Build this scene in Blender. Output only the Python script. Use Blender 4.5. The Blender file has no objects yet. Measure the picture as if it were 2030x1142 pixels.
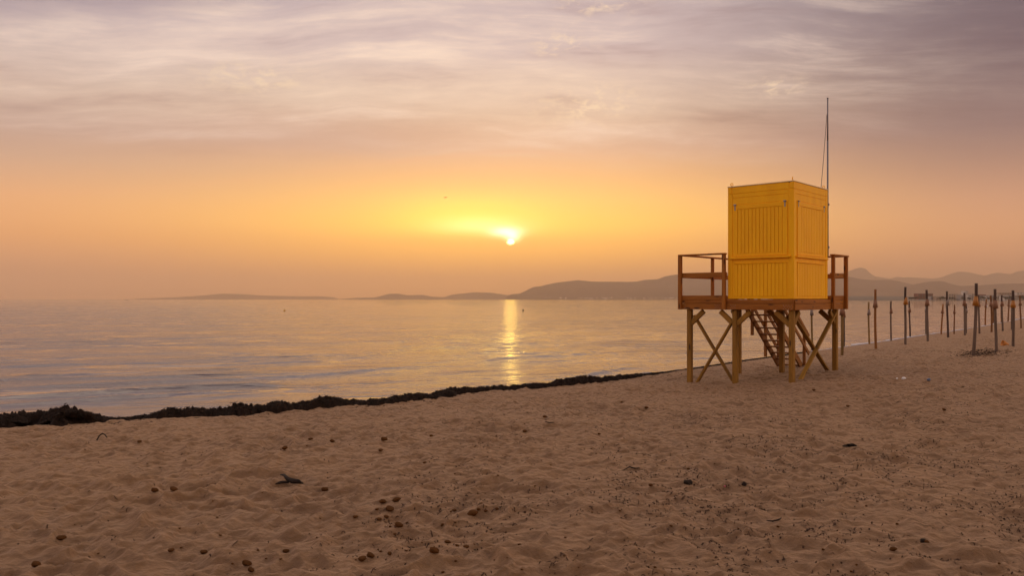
import bpy, bmesh, math, random
import numpy as np
from mathutils import Vector, Matrix

C = bpy.context.scene
COL = C.collection
R = math.radians
random.seed(7)

# ------------------------------------------------------------------ camera
F_PX, W_PX, H_PX = 1610.0, 2030.0, 1142.0
CZ = 2.04                      # eye height above the water (z = 0)
HOR = 593.7                    # row of the horizon
cam_d = bpy.data.cameras.new('camera')
cam = bpy.data.objects.new('camera', cam_d)
COL.objects.link(cam)
cam.location = (0, 0, CZ)
cam.rotation_euler = (R(90), 0, 0)
cam_d.sensor_width = 36.0
cam_d.lens = 36.0 * F_PX / W_PX
cam_d.shift_y = (HOR - H_PX / 2) / W_PX
cam_d.clip_start = 0.1
cam_d.clip_end = 80000
C.camera = cam
C.view_settings.view_transform = 'Standard'
C.view_settings.look = 'None'
C.view_settings.exposure = 0.0
C.view_settings.gamma = 1.0
C.cycles.volume_bounces = 3
C.cycles.max_bounces = 8

# ------------------------------------------------------------------ node helpers
def lin(c):
    return tuple((v / 255 / 12.92) if v / 255 <= 0.04045 else ((v / 255 + 0.055) / 1.055) ** 2.4 for v in c)

class NT:
    def __init__(self, tree):
        self.t = tree
        self.n = tree.nodes
        self.l = tree.links
    def node(self, typ, **kw):
        n = self.n.new(typ)
        for k, v in kw.items():
            setattr(n, k, v)
        return n
    def set(self, sock, v):
        if hasattr(v, 'links') or isinstance(v, bpy.types.NodeSocket):
            self.l.new(v, sock)
        else:
            if sock.type == 'RGBA' and len(v) == 3:
                v = tuple(v) + (1,)
            sock.default_value = v
    def m(self, op, a, b=None, c=None, clamp=False):
        n = self.node('ShaderNodeMath', operation=op, use_clamp=clamp)
        self.set(n.inputs[0], a)
        if b is not None: self.set(n.inputs[1], b)
        if c is not None: self.set(n.inputs[2], c)
        return n.outputs[0]
    def vm(self, op, a, b=None):
        n = self.node('ShaderNodeVectorMath', operation=op)
        self.set(n.inputs[0], a)
        if b is not None:
            if op == 'SCALE': self.set(n.inputs['Scale'], b)
            else: self.set(n.inputs[1], b)
        return n.outputs[0]
    def mix(self, f, a, b, blend='MIX'):
        n = self.node('ShaderNodeMix', data_type='RGBA', blend_type=blend)
        self.set(n.inputs[0], f); self.set(n.inputs[6], a); self.set(n.inputs[7], b)
        return n.outputs[2]
    def ramp(self, f, stops, interp='LINEAR'):
        n = self.node('ShaderNodeValToRGB')
        cr = n.color_ramp
        cr.interpolation = interp
        while len(cr.elements) < len(stops): cr.elements.new(0.5)
        for e, (p, c) in zip(cr.elements, stops):
            e.position = p
            e.color = tuple(c) + (1,) if len(c) == 3 else c
        self.set(n.inputs[0], f)
        return n.outputs[0]
    def rng(self, v, a, b, c=0.0, d=1.0, smooth=False):
        n = self.node('ShaderNodeMapRange', interpolation_type='SMOOTHSTEP' if smooth else 'LINEAR')
        self.set(n.inputs[0], v); self.set(n.inputs[1], a); self.set(n.inputs[2], b)
        self.set(n.inputs[3], c); self.set(n.inputs[4], d)
        return n.outputs[0]
    def xyz(self, x, y, z):
        n = self.node('ShaderNodeCombineXYZ')
        for s, v in zip(n.inputs, (x, y, z)): self.set(s, v)
        return n.outputs[0]
    def sep(self, v):
        n = self.node('ShaderNodeSeparateXYZ'); self.set(n.inputs[0], v)
        return n.outputs
    def noise(self, v, scale, detail=4, rough=0.55, dist=0.0, col=False):
        n = self.node('ShaderNodeTexNoise')
        self.set(n.inputs['Vector'], v)
        n.inputs['Scale'].default_value = scale
        n.inputs['Detail'].default_value = detail
        n.inputs['Roughness'].default_value = rough
        n.inputs['Distortion'].default_value = dist
        return n.outputs['Color' if col else 'Fac']

# ------------------------------------------------------------------ sky (world)
SUN_EL, SUN_AZ = 4.05, -0.07
wd = bpy.data.worlds.new('World')
C.world = wd
wd.use_nodes = True
wt = NT(wd.node_tree)
wt.n.clear()
tc = wt.node('ShaderNodeTexCoord')
dirv = wt.vm('NORMALIZE', tc.outputs['Generated'])
dx, dy, dz = wt.sep(dirv)
el = wt.m('MULTIPLY', wt.m('ARCSINE', dz), 180 / math.pi)
az = wt.m('MULTIPLY', wt.m('ARCTAN2', dx, dy), 180 / math.pi)
aaz = wt.m('ABSOLUTE', az)
# streaks of high cloud follow a shallow arch across the sky
arch = wt.m('ADD', el, wt.m('MULTIPLY', wt.m('MULTIPLY', az, az), 0.0026))
warp = wt.noise(wt.xyz(wt.m('MULTIPLY', az, 0.05), wt.m('MULTIPLY', arch, 0.14), 0.3), 1.0, 3, 0.5)
arch_w = wt.m('ADD', arch, wt.m('MULTIPLY', wt.m('SUBTRACT', warp, 0.5), 3.2))
def sky_ramp(stops):
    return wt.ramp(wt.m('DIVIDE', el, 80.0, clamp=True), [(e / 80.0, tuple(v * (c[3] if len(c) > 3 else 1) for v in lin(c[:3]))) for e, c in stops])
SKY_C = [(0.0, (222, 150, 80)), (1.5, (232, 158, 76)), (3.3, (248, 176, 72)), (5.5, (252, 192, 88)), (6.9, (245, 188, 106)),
         (8.7, (228, 175, 124)), (10.5, (212, 170, 148)), (12.9, (212, 185, 168)), (16.9, (200, 182, 184)), (21, (190, 174, 180)), (24.5, (236, 214, 200)), (30, (250, 226, 204, 1.7)), (40, (250, 226, 204, 1.7)), (58, (150, 144, 155)), (80, (110, 110, 124))]  # high bright band in all front ramps is added, unseen, to light the sand
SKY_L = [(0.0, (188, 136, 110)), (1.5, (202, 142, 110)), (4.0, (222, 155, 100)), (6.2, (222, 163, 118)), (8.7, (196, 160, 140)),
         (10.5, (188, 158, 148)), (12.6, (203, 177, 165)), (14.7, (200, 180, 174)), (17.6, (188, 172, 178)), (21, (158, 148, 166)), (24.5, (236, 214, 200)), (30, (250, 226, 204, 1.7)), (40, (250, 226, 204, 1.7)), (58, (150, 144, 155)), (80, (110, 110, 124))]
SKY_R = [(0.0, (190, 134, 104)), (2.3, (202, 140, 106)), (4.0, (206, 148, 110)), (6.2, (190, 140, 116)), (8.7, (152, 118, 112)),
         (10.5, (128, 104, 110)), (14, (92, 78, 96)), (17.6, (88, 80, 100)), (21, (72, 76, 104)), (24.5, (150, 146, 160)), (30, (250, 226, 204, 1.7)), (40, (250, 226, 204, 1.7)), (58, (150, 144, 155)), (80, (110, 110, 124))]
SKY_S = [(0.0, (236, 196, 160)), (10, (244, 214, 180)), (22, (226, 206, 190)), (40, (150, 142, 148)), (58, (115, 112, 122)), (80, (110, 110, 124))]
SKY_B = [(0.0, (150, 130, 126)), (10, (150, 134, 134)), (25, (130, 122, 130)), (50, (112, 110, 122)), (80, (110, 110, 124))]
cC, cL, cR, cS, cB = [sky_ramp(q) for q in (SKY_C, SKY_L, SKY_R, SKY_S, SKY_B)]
front = wt.mix(wt.rng(az, -36, -3, 1, 0, True), cC, cL)
front = wt.mix(wt.rng(az, 5, 33, 0, 1, True), front, cR)
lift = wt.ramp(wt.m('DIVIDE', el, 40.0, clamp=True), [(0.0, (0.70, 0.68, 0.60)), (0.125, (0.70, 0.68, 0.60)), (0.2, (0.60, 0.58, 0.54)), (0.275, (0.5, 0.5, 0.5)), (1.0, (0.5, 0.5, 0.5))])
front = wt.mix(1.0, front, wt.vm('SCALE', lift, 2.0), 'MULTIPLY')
side = wt.vm('SCALE', cS, wt.rng(az, -60, 60, 3.0, 2.0))  # unseen side sky, extra brightness added to light the cabin faces
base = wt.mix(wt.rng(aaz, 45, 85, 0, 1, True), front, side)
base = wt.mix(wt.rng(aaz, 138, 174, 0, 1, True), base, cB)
# cloud streaks
sv = wt.xyz(wt.m('MULTIPLY', az, 0.045), wt.m('MULTIPLY', arch_w, 0.42), 1.7)
st = wt.noise(sv, 1.0, 8, 0.62, 0.12)
st2 = wt.noise(wt.xyz(wt.m('MULTIPLY', az, 0.11), wt.m('MULTIPLY', arch_w, 0.75), 4.2), 1.0, 7, 0.64, 0.1)
stk = wt.m('ADD', wt.m('MULTIPLY', st, 0.6), wt.m('MULTIPLY', st2, 0.42))
cl_band = wt.m('MULTIPLY', wt.rng(el, 8.0, 13.0, 0, 1, True), wt.rng(el, 24, 34, 1, 0.2, True))
cl_lit = wt.m('MULTIPLY', wt.m('MULTIPLY', wt.rng(stk, 0.47, 0.70, 0, 1, True), cl_band), 1.0)
cl_dark = wt.m('MULTIPLY', wt.m('MULTIPLY', wt.rng(stk, 0.50, 0.30, 0, 1, True), cl_band), 0.75)
right_dim = wt.rng(az, 8, 33, 1.0, 0.12, True)
sky = wt.mix(wt.m('MULTIPLY', cl_lit, right_dim), base, lin((246, 222, 206)))
sky = wt.mix(wt.m('MULTIPLY', cl_dark, 1.0), sky, wt.mix(1.0, sky, lin((196, 180, 192)), 'MULTIPLY'))
# cream band above the glow and the mauve band under it
def gauss(a0, e0, sa, se, ex=None):
    e_ = ex if ex is not None else el
    a = wt.m('DIVIDE', wt.m('SUBTRACT', az, a0), sa)
    b = wt.m('DIVIDE', wt.m('SUBTRACT', e_, e0), se)
    s = wt.m('ADD', wt.m('MULTIPLY', a, a), wt.m('MULTIPLY', b, b))
    return wt.m('EXPONENT', wt.m('MULTIPLY', s, -1.0))
band = wt.m('MULTIPLY', gauss(-10, 14.6, 24, 1.7, arch_w), wt.rng(st2, 0.3, 0.65, 0.25, 0.85))
sky = wt.mix(wt.m('MULTIPLY', band, 0.7), sky, lin((240, 216, 194)))
tilt = wt.m('ADD', wt.m('SUBTRACT', el, wt.m('MULTIPLY', az, 0.21)), wt.m('MULTIPLY', wt.m('SUBTRACT', st, 0.5), 5.0))
band2 = wt.m('MULTIPLY', gauss(-20, 21.0, 13, 1.2, tilt), wt.rng(st2, 0.3, 0.62, 0.2, 0.85))
sky = wt.mix(wt.m('MULTIPLY', band2, 0.75), sky, lin((242, 218, 204)))
corner = wt.m('MULTIPLY', wt.rng(tilt, 22.4, 25.5, 0, 1, True), wt.rng(az, -6, -20, 0, 0.95, True))
sky = wt.mix(wt.m('MULTIPLY', corner, wt.rng(el, 22, 25, 1, 0)), sky, lin((150, 138, 154)))
mauve = wt.m('MULTIPLY', gauss(-11, 11.4, 9, 1.3, wt.m('ADD', el, wt.m('MULTIPLY', wt.m('SUBTRACT', st2, 0.5), 4.0))), 0.55)
sky = wt.mix(mauve, sky, lin((188, 150, 138)))
# small broken puffs
puffn = wt.noise(wt.xyz(wt.m('MULTIPLY', az, 0.55), wt.m('MULTIPLY', el, 1.2), 2.0), 1.6, 6, 0.62, 0.4)
puffm = gauss(-17.5, 14.6, 3.2, 0.9)
for a0, e0, sa, se in ((5.5, 13.4, 3.4, 1.2), (3.5, 17.4, 2.0, 0.8), (6.0, 20.0, 2.4, 0.8), (18.0, 14.0, 1.8, 0.6)):
    puffm = wt.m('ADD', puffm, gauss(a0, e0, sa, se))
puff = wt.m('MULTIPLY', wt.rng(puffn, 0.44, 0.68, 0, 0.75, True), puffm, clamp=True)
sky = wt.mix(puff, sky, lin((246, 220, 188)))
# the sun's glow in the haze, and its disc
def add_glow(s, g, col, k):
    return wt.mix(1.0, s, wt.vm('SCALE', col, wt.m('MULTIPLY', g, k)), 'ADD')
glow_n = wt.noise(wt.xyz(wt.m('MULTIPLY', az, 0.12), wt.m('MULTIPLY', el, 0.9), 8.0), 1.0, 4, 0.5)
low_cut = wt.rng(wt.m('ADD', el, wt.m('MULTIPLY', wt.m('SUBTRACT', glow_n, 0.5), 0.8)), 4.0, 4.9, 0.35, 1.0, True)
sky = add_glow(sky, wt.m('MULTIPLY', gauss(-2.5, 5.0, 13, 2.8), low_cut), (0.24, 0.13, 0.00), 1.0)
sky = add_glow(sky, wt.m('MULTIPLY', gauss(-3.0, 5.7, 5.2, 1.55), low_cut), (0.40, 0.36, 0.00), 1.0)
sky = add_glow(sky, wt.m('MULTIPLY', gauss(-2.2, 5.15, 3.0, 0.6), low_cut), (0.45, 0.48, 0.35), 1.0)
sky = add_glow(sky, gauss(-0.4, 4.75, 1.0, 0.33), (1.7, 1.7, 1.4), 1.0)
sky = add_glow(sky, gauss(0.05, 4.38, 0.45, 0.30), (2.2, 2.0, 1.2), 1.0)
da = wt.m('SUBTRACT', az, SUN_AZ)
de = wt.m('SUBTRACT', el, SUN_EL)
rr = wt.m('SQRT', wt.m('ADD', wt.m('MULTIPLY', da, da), wt.m('MULTIPLY', wt.m('MULTIPLY', de, de), 1.7)))
dn = wt.noise(wt.xyz(wt.m('MULTIPLY', az, 1.2), wt.m('MULTIPLY', el, 5.0), 3.0), 1.0, 3, 0.5)
disc = wt.rng(wt.m('ADD', rr, wt.m('MULTIPLY', wt.m('SUBTRACT', dn, 0.5), 0.30)), 0.14, 0.33, 1, 0, True)
sky = add_glow(sky, disc, (6.0, 4.9, 2.1), 1.0)
nish = wt.node('ShaderNodeTexSky')
nish.sky_type = 'NISHITA'
nish.sun_disc = False
nish.sun_elevation = R(SUN_EL)
nish.sun_rotation = R(SUN_AZ)
nish.dust_density = 4.0
bg = wt.node('ShaderNodeBackground')
wt.set(bg.inputs[0], nish.outputs[0])
bg.inputs[1].default_value = 0.008
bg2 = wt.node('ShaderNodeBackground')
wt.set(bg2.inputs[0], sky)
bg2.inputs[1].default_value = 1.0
adds = wt.node('ShaderNodeAddShader')
wt.l.new(bg.outputs[0], adds.inputs[0]); wt.l.new(bg2.outputs[0], adds.inputs[1])
wo = wt.node('ShaderNodeOutputWorld')
wt.l.new(adds.outputs[0], wo.inputs[0])

sun_d = bpy.data.lights.new('sun', 'SUN')
sun_d.energy = 0.0065
sun_d.angle = R(0.9)
sun_d.color = (1.0, 0.62, 0.08)
sun = bpy.data.objects.new('sun', sun_d)
COL.objects.link(sun)
sun.rotation_euler = (-R(90 - SUN_EL), 0, -R(SUN_AZ))
sun.location = (0, 30, 30)

# ------------------------------------------------------------------ numeric noise
def _hash(ix, iy, seed):
    n = (ix.astype(np.int64) * 374761393 + iy.astype(np.int64) * 668265263 + seed * 974634777) & 0x7fffffff
    n = ((n ^ (n >> 13)) * 1274126177) & 0x7fffffff
    n = ((n ^ (n >> 16)) * 2246822519) & 0x7fffffff
    return ((n ^ (n >> 15)) & 0xffffff) / float(0x1000000)

def perlin(x, y, seed=0):
    x = np.asarray(x, float); y = np.asarray(y, float)
    ix = np.floor(x); iy = np.floor(y)
    fx = x - ix; fy = y - iy
    u = fx * fx * fx * (fx * (fx * 6 - 15) + 10)
    v = fy * fy * fy * (fy * (fy * 6 - 15) + 10)
    def g(ox, oy):
        a = _hash(ix + ox, iy + oy, seed) * 2 * np.pi
        return np.cos(a) * (fx - ox) + np.sin(a) * (fy - oy)
    a = g(0, 0) * (1 - u) + g(1, 0) * u
    b = g(0, 1) * (1 - u) + g(1, 1) * u
    return (a * (1 - v) + b * v) * 1.5

def fbm(x, y, octv=4, gain=0.5, seed=0):
    s = 0; a = 1
    for k in range(octv):
        s = s + a * perlin(x * 2 ** k + 17.3 * k, y * 2 ** k - 9.1 * k, seed + k)
        a *= gain
    return s

def worley(x, y, seed=0):
    ix = np.floor(x); iy = np.floor(y)
    best = np.full(np.shape(x), 9.0)
    for ox in (-1, 0, 1):
        for oy in (-1, 0, 1):
            cx = ix + ox; cy = iy + oy
            px = cx + _hash(cx, cy, seed); py = cy + _hash(cx, cy, seed + 51)
            best = np.minimum(best, (px - x) ** 2 + (py - y) ** 2)
    return np.sqrt(best)

# ------------------------------------------------------------------ lie of the beach
SHORE = np.array([(-400, -150), (-140, -45), (-60, -9.5), (-25, 5.5), (-12, 11.2), (-7.9, 12.9), (-4.7, 14.4), (-1.14, 17.5), (2.6, 20.9),
                  (6.44, 25.4), (14.9, 35.6), (18.5, 39.9), (23.3, 46), (29.5, 53.6), (37.6, 64), (55.5, 88), (150, 218), (600, 850), (1200, 1600)])
_sx = np.concatenate([np.linspace(-400, -30, 200), np.linspace(-29.9, 70, 1500), np.linspace(71, 1200, 300)])
_sy = np.interp(_sx, SHORE[:, 0], SHORE[:, 1])
_k = np.ones(25) / 25
_m = (_sx > -28) & (_sx < 68)
_sm = np.convolve(_sy, _k, 'same')
_sy = np.where(_m, _sm, _sy)
_sl = np.gradient(_sy, _sx)
def shore_y(x): return np.interp(x, _sx, _sy)
def shore_s(x, y):
    """distance inland from the waterline (negative in the sea)"""
    x = np.asarray(x, float); y = np.asarray(y, float)
    return (shore_y(x) - y) / np.sqrt(1 + np.interp(x, _sx, _sl) ** 2)
PS = [-400, -25, -6, 0, 1.5, 3.7, 6.2, 10, 20, 60, 200, 1000]
PZ = [-3.0, -2.4, -0.55, 0, 0.20, 0.29, 0.44, 0.50, 0.55, 0.62, 1.2, 3.0]
def sand_base(x, y):
    s = shore_s(x, y)
    x = np.asarray(x, float); y = np.asarray(y, float)
    return np.interp(s, PS, PZ) + np.clip(0.035 * (x - 4.5), 0, 0.13) * np.clip((s - 1.5) / 3, 0, 1)
def sand_bumps(x, y, spacing=None):
    x = np.asarray(x, float); y = np.asarray(y, float)
    s = shore_s(x, y)
    wx = x + 0.10 * fbm(x * 3.0, y * 3.0, 2, 0.5, 3)
    wy = y + 0.10 * fbm(x * 3.0, y * 3.0, 2, 0.5, 9)
    a = worley(wx / 0.25, wy / 0.18, 1)
    b = worley(wx / 0.13, wy / 0.10, 5)
    big = 0.5 + 0.5 * np.tanh(2.0 * fbm(x * 0.55, y * 0.55, 2, 0.5, 21))
    h = 0.092 * (np.minimum(a, 0.9) ** 1.7 - 0.3) * (0.5 + 0.7 * big)
    h += 0.036 * (np.minimum(b, 0.9) ** 1.5 - 0.3)
    h += 0.030 * fbm(x * 0.9, y * 0.9, 3, 0.5, 31)
    h += 0.006 * fbm(x * 9, y * 9, 2, 0.5, 41)
    return h * np.clip((s - 0.4) / 1.6, 0.0, 1.0)
def sand_z(x, y): return sand_base(x, y) + sand_bumps(x, y)
def ground_at(px, py, fine=True):
    """the point of the beach seen at that pixel of the photograph"""
    z = 0.5
    for _ in range(40):
        d = (CZ - z) * F_PX / max(py - HOR, 2.0)
        X = (px - W_PX / 2) / F_PX * d
        z = 0.5 * z + 0.5 * float(sand_base(X, d))
    if not fine: return X, d, float(sand_z(X, d))
    # first hit of the sight line on the bumpy sand
    ds = np.linspace(0.86 * d, 1.10 * d, 500)
    k = (px - W_PX / 2) / F_PX
    gap = CZ - (py - HOR) / F_PX * ds - sand_z(k * ds, ds)
    hit = np.nonzero(gap <= 0)[0]
    if len(hit): d = float(ds[hit[0]])
    X = k * d
    return X, d, float(sand_z(X, d))

# ------------------------------------------------------------------ object helpers
def tag(o, label=None, cat=None, group=None, kind=None):
    if label: o['label'] = label
    if cat: o['category'] = cat
    if group: o['group'] = group
    if kind: o['kind'] = kind
    return o
def link(name, mesh, parent=None, mat=None):
    o = bpy.data.objects.new(name, mesh)
    COL.objects.link(o)
    if parent is not None: o.parent = parent
    if mat is not None: mesh.materials.append(mat)
    return o
def empty(name, loc, rz=0.0):
    o = bpy.data.objects.new(name, None)
    COL.objects.link(o)
    o.location = loc
    o.rotation_euler = (0, 0, rz)
    o.empty_display_size = 0.2
    return o
def grid_mesh(name, X, Y, Z, mat, wrap=False, smooth=True):
    nr, nc = X.shape
    co = np.stack([X, Y, Z], -1).reshape(-1, 3)
    i = np.arange(nr * nc).reshape(nr, nc)
    if wrap: i = np.concatenate([i, i[:, :1]], 1)
    q = np.stack([i[:-1, :-1], i[:-1, 1:], i[1:, 1:], i[1:, :-1]], -1).reshape(-1, 4)
    return raw_mesh(name, co, q, mat, smooth)
def raw_mesh(name, co, q, mat, smooth=True):
    co = np.asarray(co, np.float32); q = np.asarray(q, np.int32)
    me = bpy.data.meshes.new(name)
    me.vertices.add(len(co)); me.vertices.foreach_set('co', co.ravel())
    k = q.shape[1]
    me.loops.add(q.size); me.loops.foreach_set('vertex_index', q.ravel())
    me.polygons.add(len(q))
    me.polygons.foreach_set('loop_start', np.arange(0, q.size, k, dtype=np.int32))
    me.polygons.foreach_set('use_smooth', np.full(len(q), smooth))
    me.update(calc_edges=True)
    me.validate()
    if mat: me.materials.append(mat)
    return me
def bm_mesh(name, bm, smooth=False):
    bmesh.ops.recalc_face_normals(bm, faces=bm.faces)
    me = bpy.data.meshes.new(name)
    bm.to_mesh(me); bm.free()
    if smooth: me.polygons.foreach_set('use_smooth', [True] * len(me.polygons))
    return me
def add_box(bm, lo, hi, bev=0.0, M=None, mi=0):
    r = bmesh.ops.create_cube(bm, size=1.0)
    vs = r['verts']
    for v in vs:
        v.co = Vector(((lo[k] + hi[k]) / 2 + v.co[k] * (hi[k] - lo[k])) for k in range(3))
    fs = {f for v in vs for f in v.link_faces}
    for f in fs: f.material_index = mi
    if bev > 0:
        es = {e for v in vs for e in v.link_edges}
        rr = bmesh.ops.bevel(bm, geom=list(es), offset=bev, segments=1, affect='EDGES', profile=0.5)
        for f in rr['faces']: f.material_index = mi
        vs = list({v for f in rr['faces'] for v in f.verts} | {v for v in vs if v.is_valid})
    if M is not None:
        for v in vs: v.co = M @ v.co
    return vs
def add_cyl(bm, p0, p1, r0, r1=None, seg=12, caps=True, mi=0):
    p0, p1 = Vector(p0), Vector(p1)
    r1 = r0 if r1 is None else r1
    d = p1 - p0
    M = Matrix.Translation(p0) @ d.to_track_quat('Z', 'Y').to_matrix().to_4x4()
    ra, rb = [], []
    for k in range(seg):
        a = 2 * math.pi * k / seg
        ra.append(bm.verts.new(M @ Vector((r0 * math.cos(a), r0 * math.sin(a), 0))))
        rb.append(bm.verts.new(M @ Vector((r1 * math.cos(a), r1 * math.sin(a), d.length))))
    for k in range(seg):
        f = bm.faces.new((ra[k], ra[(k + 1) % seg], rb[(k + 1) % seg], rb[k])); f.material_index = mi; f.smooth = True
    if caps:
        for ring in (ra[::-1], rb):
            f = bm.faces.new(ring); f.material_index = mi

# ------------------------------------------------------------------ materials
def new_mat(name):
    m = bpy.data.materials.new(name)
    m.use_nodes = True
    t = NT(m.node_tree)
    b = t.n['Principled BSDF']
    return m, t, b
def bump(t, b, h, strength, dist):
    n = t.node('ShaderNodeBump')
    n.inputs['Strength'].default_value = strength
    n.inputs['Distance'].default_value = dist
    t.set(n.inputs['Height'], h)
    t.l.new(n.outputs[0], b.inputs['Normal'])

def mat_sand():
    m, t, b = new_mat('sand')
    p = t.node('ShaderNodeNewGeometry').outputs['Position']
    n1 = t.noise(p, 0.35, 4, 0.5)
    n2 = t.noise(p, 6.0, 5, 0.6)
    n3 = t.noise(p, 90.0, 3, 0.7)
    c = t.mix(t.rng(n1, 0.3, 0.7), lin((122, 88, 55)), lin((136, 99, 61)))
    c = t.mix(t.m('MULTIPLY', t.rng(n2, 0.35, 0.7), 0.5), c, lin((112, 86, 64)))
    c = t.mix(t.m('MULTIPLY', t.rng(n3, 0.3, 0.75), 0.6), c, lin((98, 72, 52)))
    # wet strip along the waterline
    z = t.sep(p)[2]
    c = t.mix(t.rng(t.m('ADD', z, t.m('MULTIPLY', n2, 0.05)), 0.05, 0.13, 0.75, 0.0, True), c, lin((66, 48, 36)))
    t.set(b.inputs['Base Color'], c)
    b.inputs['Roughness'].default_value = 0.75
    b.inputs['Specular IOR Level'].default_value = 0.35
    b.inputs['Sheen Weight'].default_value = 0.36
    b.inputs['Sheen Roughness'].default_value = 0.45
    b.inputs['Sheen Tint'].default_value = lin((240, 192, 150)) + (1,)
    vo = t.node('ShaderNodeTexVoronoi', feature='SMOOTH_F1')
    t.set(vo.inputs['Vector'], t.vm('ADD', p, t.vm('SCALE', t.noise(p, 5.0, 2, 0.5, col=True), 0.18)))
    vo.inputs['Scale'].default_value = 11.0
    vo.inputs['Smoothness'].default_value = 0.25
    h = t.m('ADD', t.m('MULTIPLY', t.noise(p, 26, 5, 0.65), 0.016), t.m('MULTIPLY', t.noise(p, 150, 3, 0.6), 0.005))
    h = t.m('ADD', h, t.m('MULTIPLY', vo.outputs['Distance'], 0.030))
    bump(t, b, h, 1.0, 1.0)
    return m

def mat_water():
    m, t, b = new_mat('water')
    p = t.node('ShaderNodeNewGeometry').outputs['Position']
    b.inputs['Base Color'].default_value = lin((76, 64, 74)) + (1,)
    pass
    b.inputs['IOR'].default_value = 1.333
    rot = t.node('ShaderNodeVectorRotate', rotation_type='Z_AXIS')
    t.set(rot.inputs['Vector'], p)
    rot.inputs['Angle'].default_value = R(-16)
    q = rot.outputs[0]
    px_, py_, pz_ = t.sep(p)
    v1 = t.vm('MULTIPLY', q, (0.9, 2.6, 1.0))
    v2 = t.vm('MULTIPLY', q, (3.0, 9.0, 1.0))
    v3 = t.vm('MULTIPLY', q, (0.045, 0.16, 1.0))
    v4 = t.vm('MULTIPLY', q, (0.30, 1.25, 1.0))
    # glassy lanes between rippled water; the water towards the sun is rippled all over
    lane = t.rng(t.noise(v3, 1.0, 4, 0.55), 0.40, 0.62, 0.10, 1.0, True)
    far = t.rng(py_, 30, 140, 0.0, 1.0, True)
    east = t.rng(t.m('DIVIDE', px_, t.m('MAXIMUM', py_, 1.0)), -0.42, -0.12, 0.0, 1.0, True)
    calm = t.m('MAXIMUM', t.m('MULTIPLY', far, 0.6), t.m('MULTIPLY', east, 0.65))
    amt = t.m('MAXIMUM', lane, calm)
    glass = t.rng(t.noise(t.vm('MULTIPLY', q, (0.30, 0.50, 1.0)), 1.0, 5, 0.6, 0.3), 0.53, 0.60, 0.0, 1.0, True)
    glass = t.m('MULTIPLY', glass, t.rng(t.noise(t.vm('MULTIPLY', q, (0.03, 0.09, 1.0)), 1.0, 2, 0.5), 0.40, 0.60, 0.35, 1.0))
    rough = t.m('SUBTRACT', 0.235, t.m('ADD', t.m('MULTIPLY', east, 0.145), t.m('MULTIPLY', t.rng(py_, 40, 320, 0, 1), 0.075)))
    t.set(b.inputs['Roughness'], t.m('MAXIMUM', t.m('SUBTRACT', rough, t.m('MULTIPLY', glass, 0.20)), 0.035))
    amt = t.m('MULTIPLY', amt, t.m('SUBTRACT', 1.0, t.m('MULTIPLY', glass, 0.8)))
    fine = t.m('ADD', t.m('MULTIPLY', t.noise(v1, 1.0, 3, 0.5), 0.060), t.m('MULTIPLY', t.noise(v2, 1.0, 3, 0.55), 0.016))
    # separate low wavelets, a metre or two across, and longer undulations farther out
    v5 = t.vm('MULTIPLY', q, (0.40, 0.75, 1.0))
    v6 = t.vm('MULTIPLY', q, (0.12, 0.20, 1.0))
    mid = t.m('MULTIPLY', t.noise(v5, 1.0, 3, 0.55, 0.3), t.m('SUBTRACT', 0.095, t.m('MULTIPLY', east, 0.03)))
    long_ = t.m('MULTIPLY', t.noise(v6, 1.0, 3, 0.55, 0.2), t.m('SUBTRACT', 0.20, t.m('MULTIPLY', east, 0.08)))
    wl = t.m('MULTIPLY', t.rng(t.noise(v4, 1.0, 3, 0.5, 0.3), 0.54, 0.72, 0.0, 1.0, True), 0.070)
    hh = t.m('ADD', t.m('MULTIPLY', fine, amt), t.m('MULTIPLY', wl, t.rng(lane, 0, 1, 0.25, 1.0)))
    hh = t.m('ADD', hh, t.m('ADD', t.m('MULTIPLY', mid, t.rng(lane, 0, 1, 0.5, 1.0)), long_))
    bump(t, b, hh, 1.0, 1.0)
    return m

def mat_plain(name, col, rough=0.6, var=0.12, scale=8.0, metal=0.0, bmp=0.0, stretch=(1, 1, 1), spec=0.5):
    m, t, b = new_mat(name)
    tcn = t.node('ShaderNodeTexCoord').outputs['Object']
    rnd = t.node('ShaderNodeObjectInfo').outputs['Random']
    v = t.vm('ADD', t.vm('MULTIPLY', tcn, stretch), t.xyz(t.m('MULTIPLY', rnd, 37.0), t.m('MULTIPLY', rnd, 91.0), 0.0))
    n = t.noise(v, scale, 5, 0.6)
    c = t.mix(t.rng(n, 0.3, 0.72), tuple(x * (1 - var) for x in lin(col)), tuple(min(1, x * (1 + var)) for x in lin(col)))
    t.set(b.inputs['Base Color'], c)
    b.inputs['Roughness'].default_value = rough
    b.inputs['Metallic'].default_value = metal
    b.inputs['Specular IOR Level'].default_value = spec
    if bmp: bump(t, b, n, 0.6, bmp)
    return m

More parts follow.
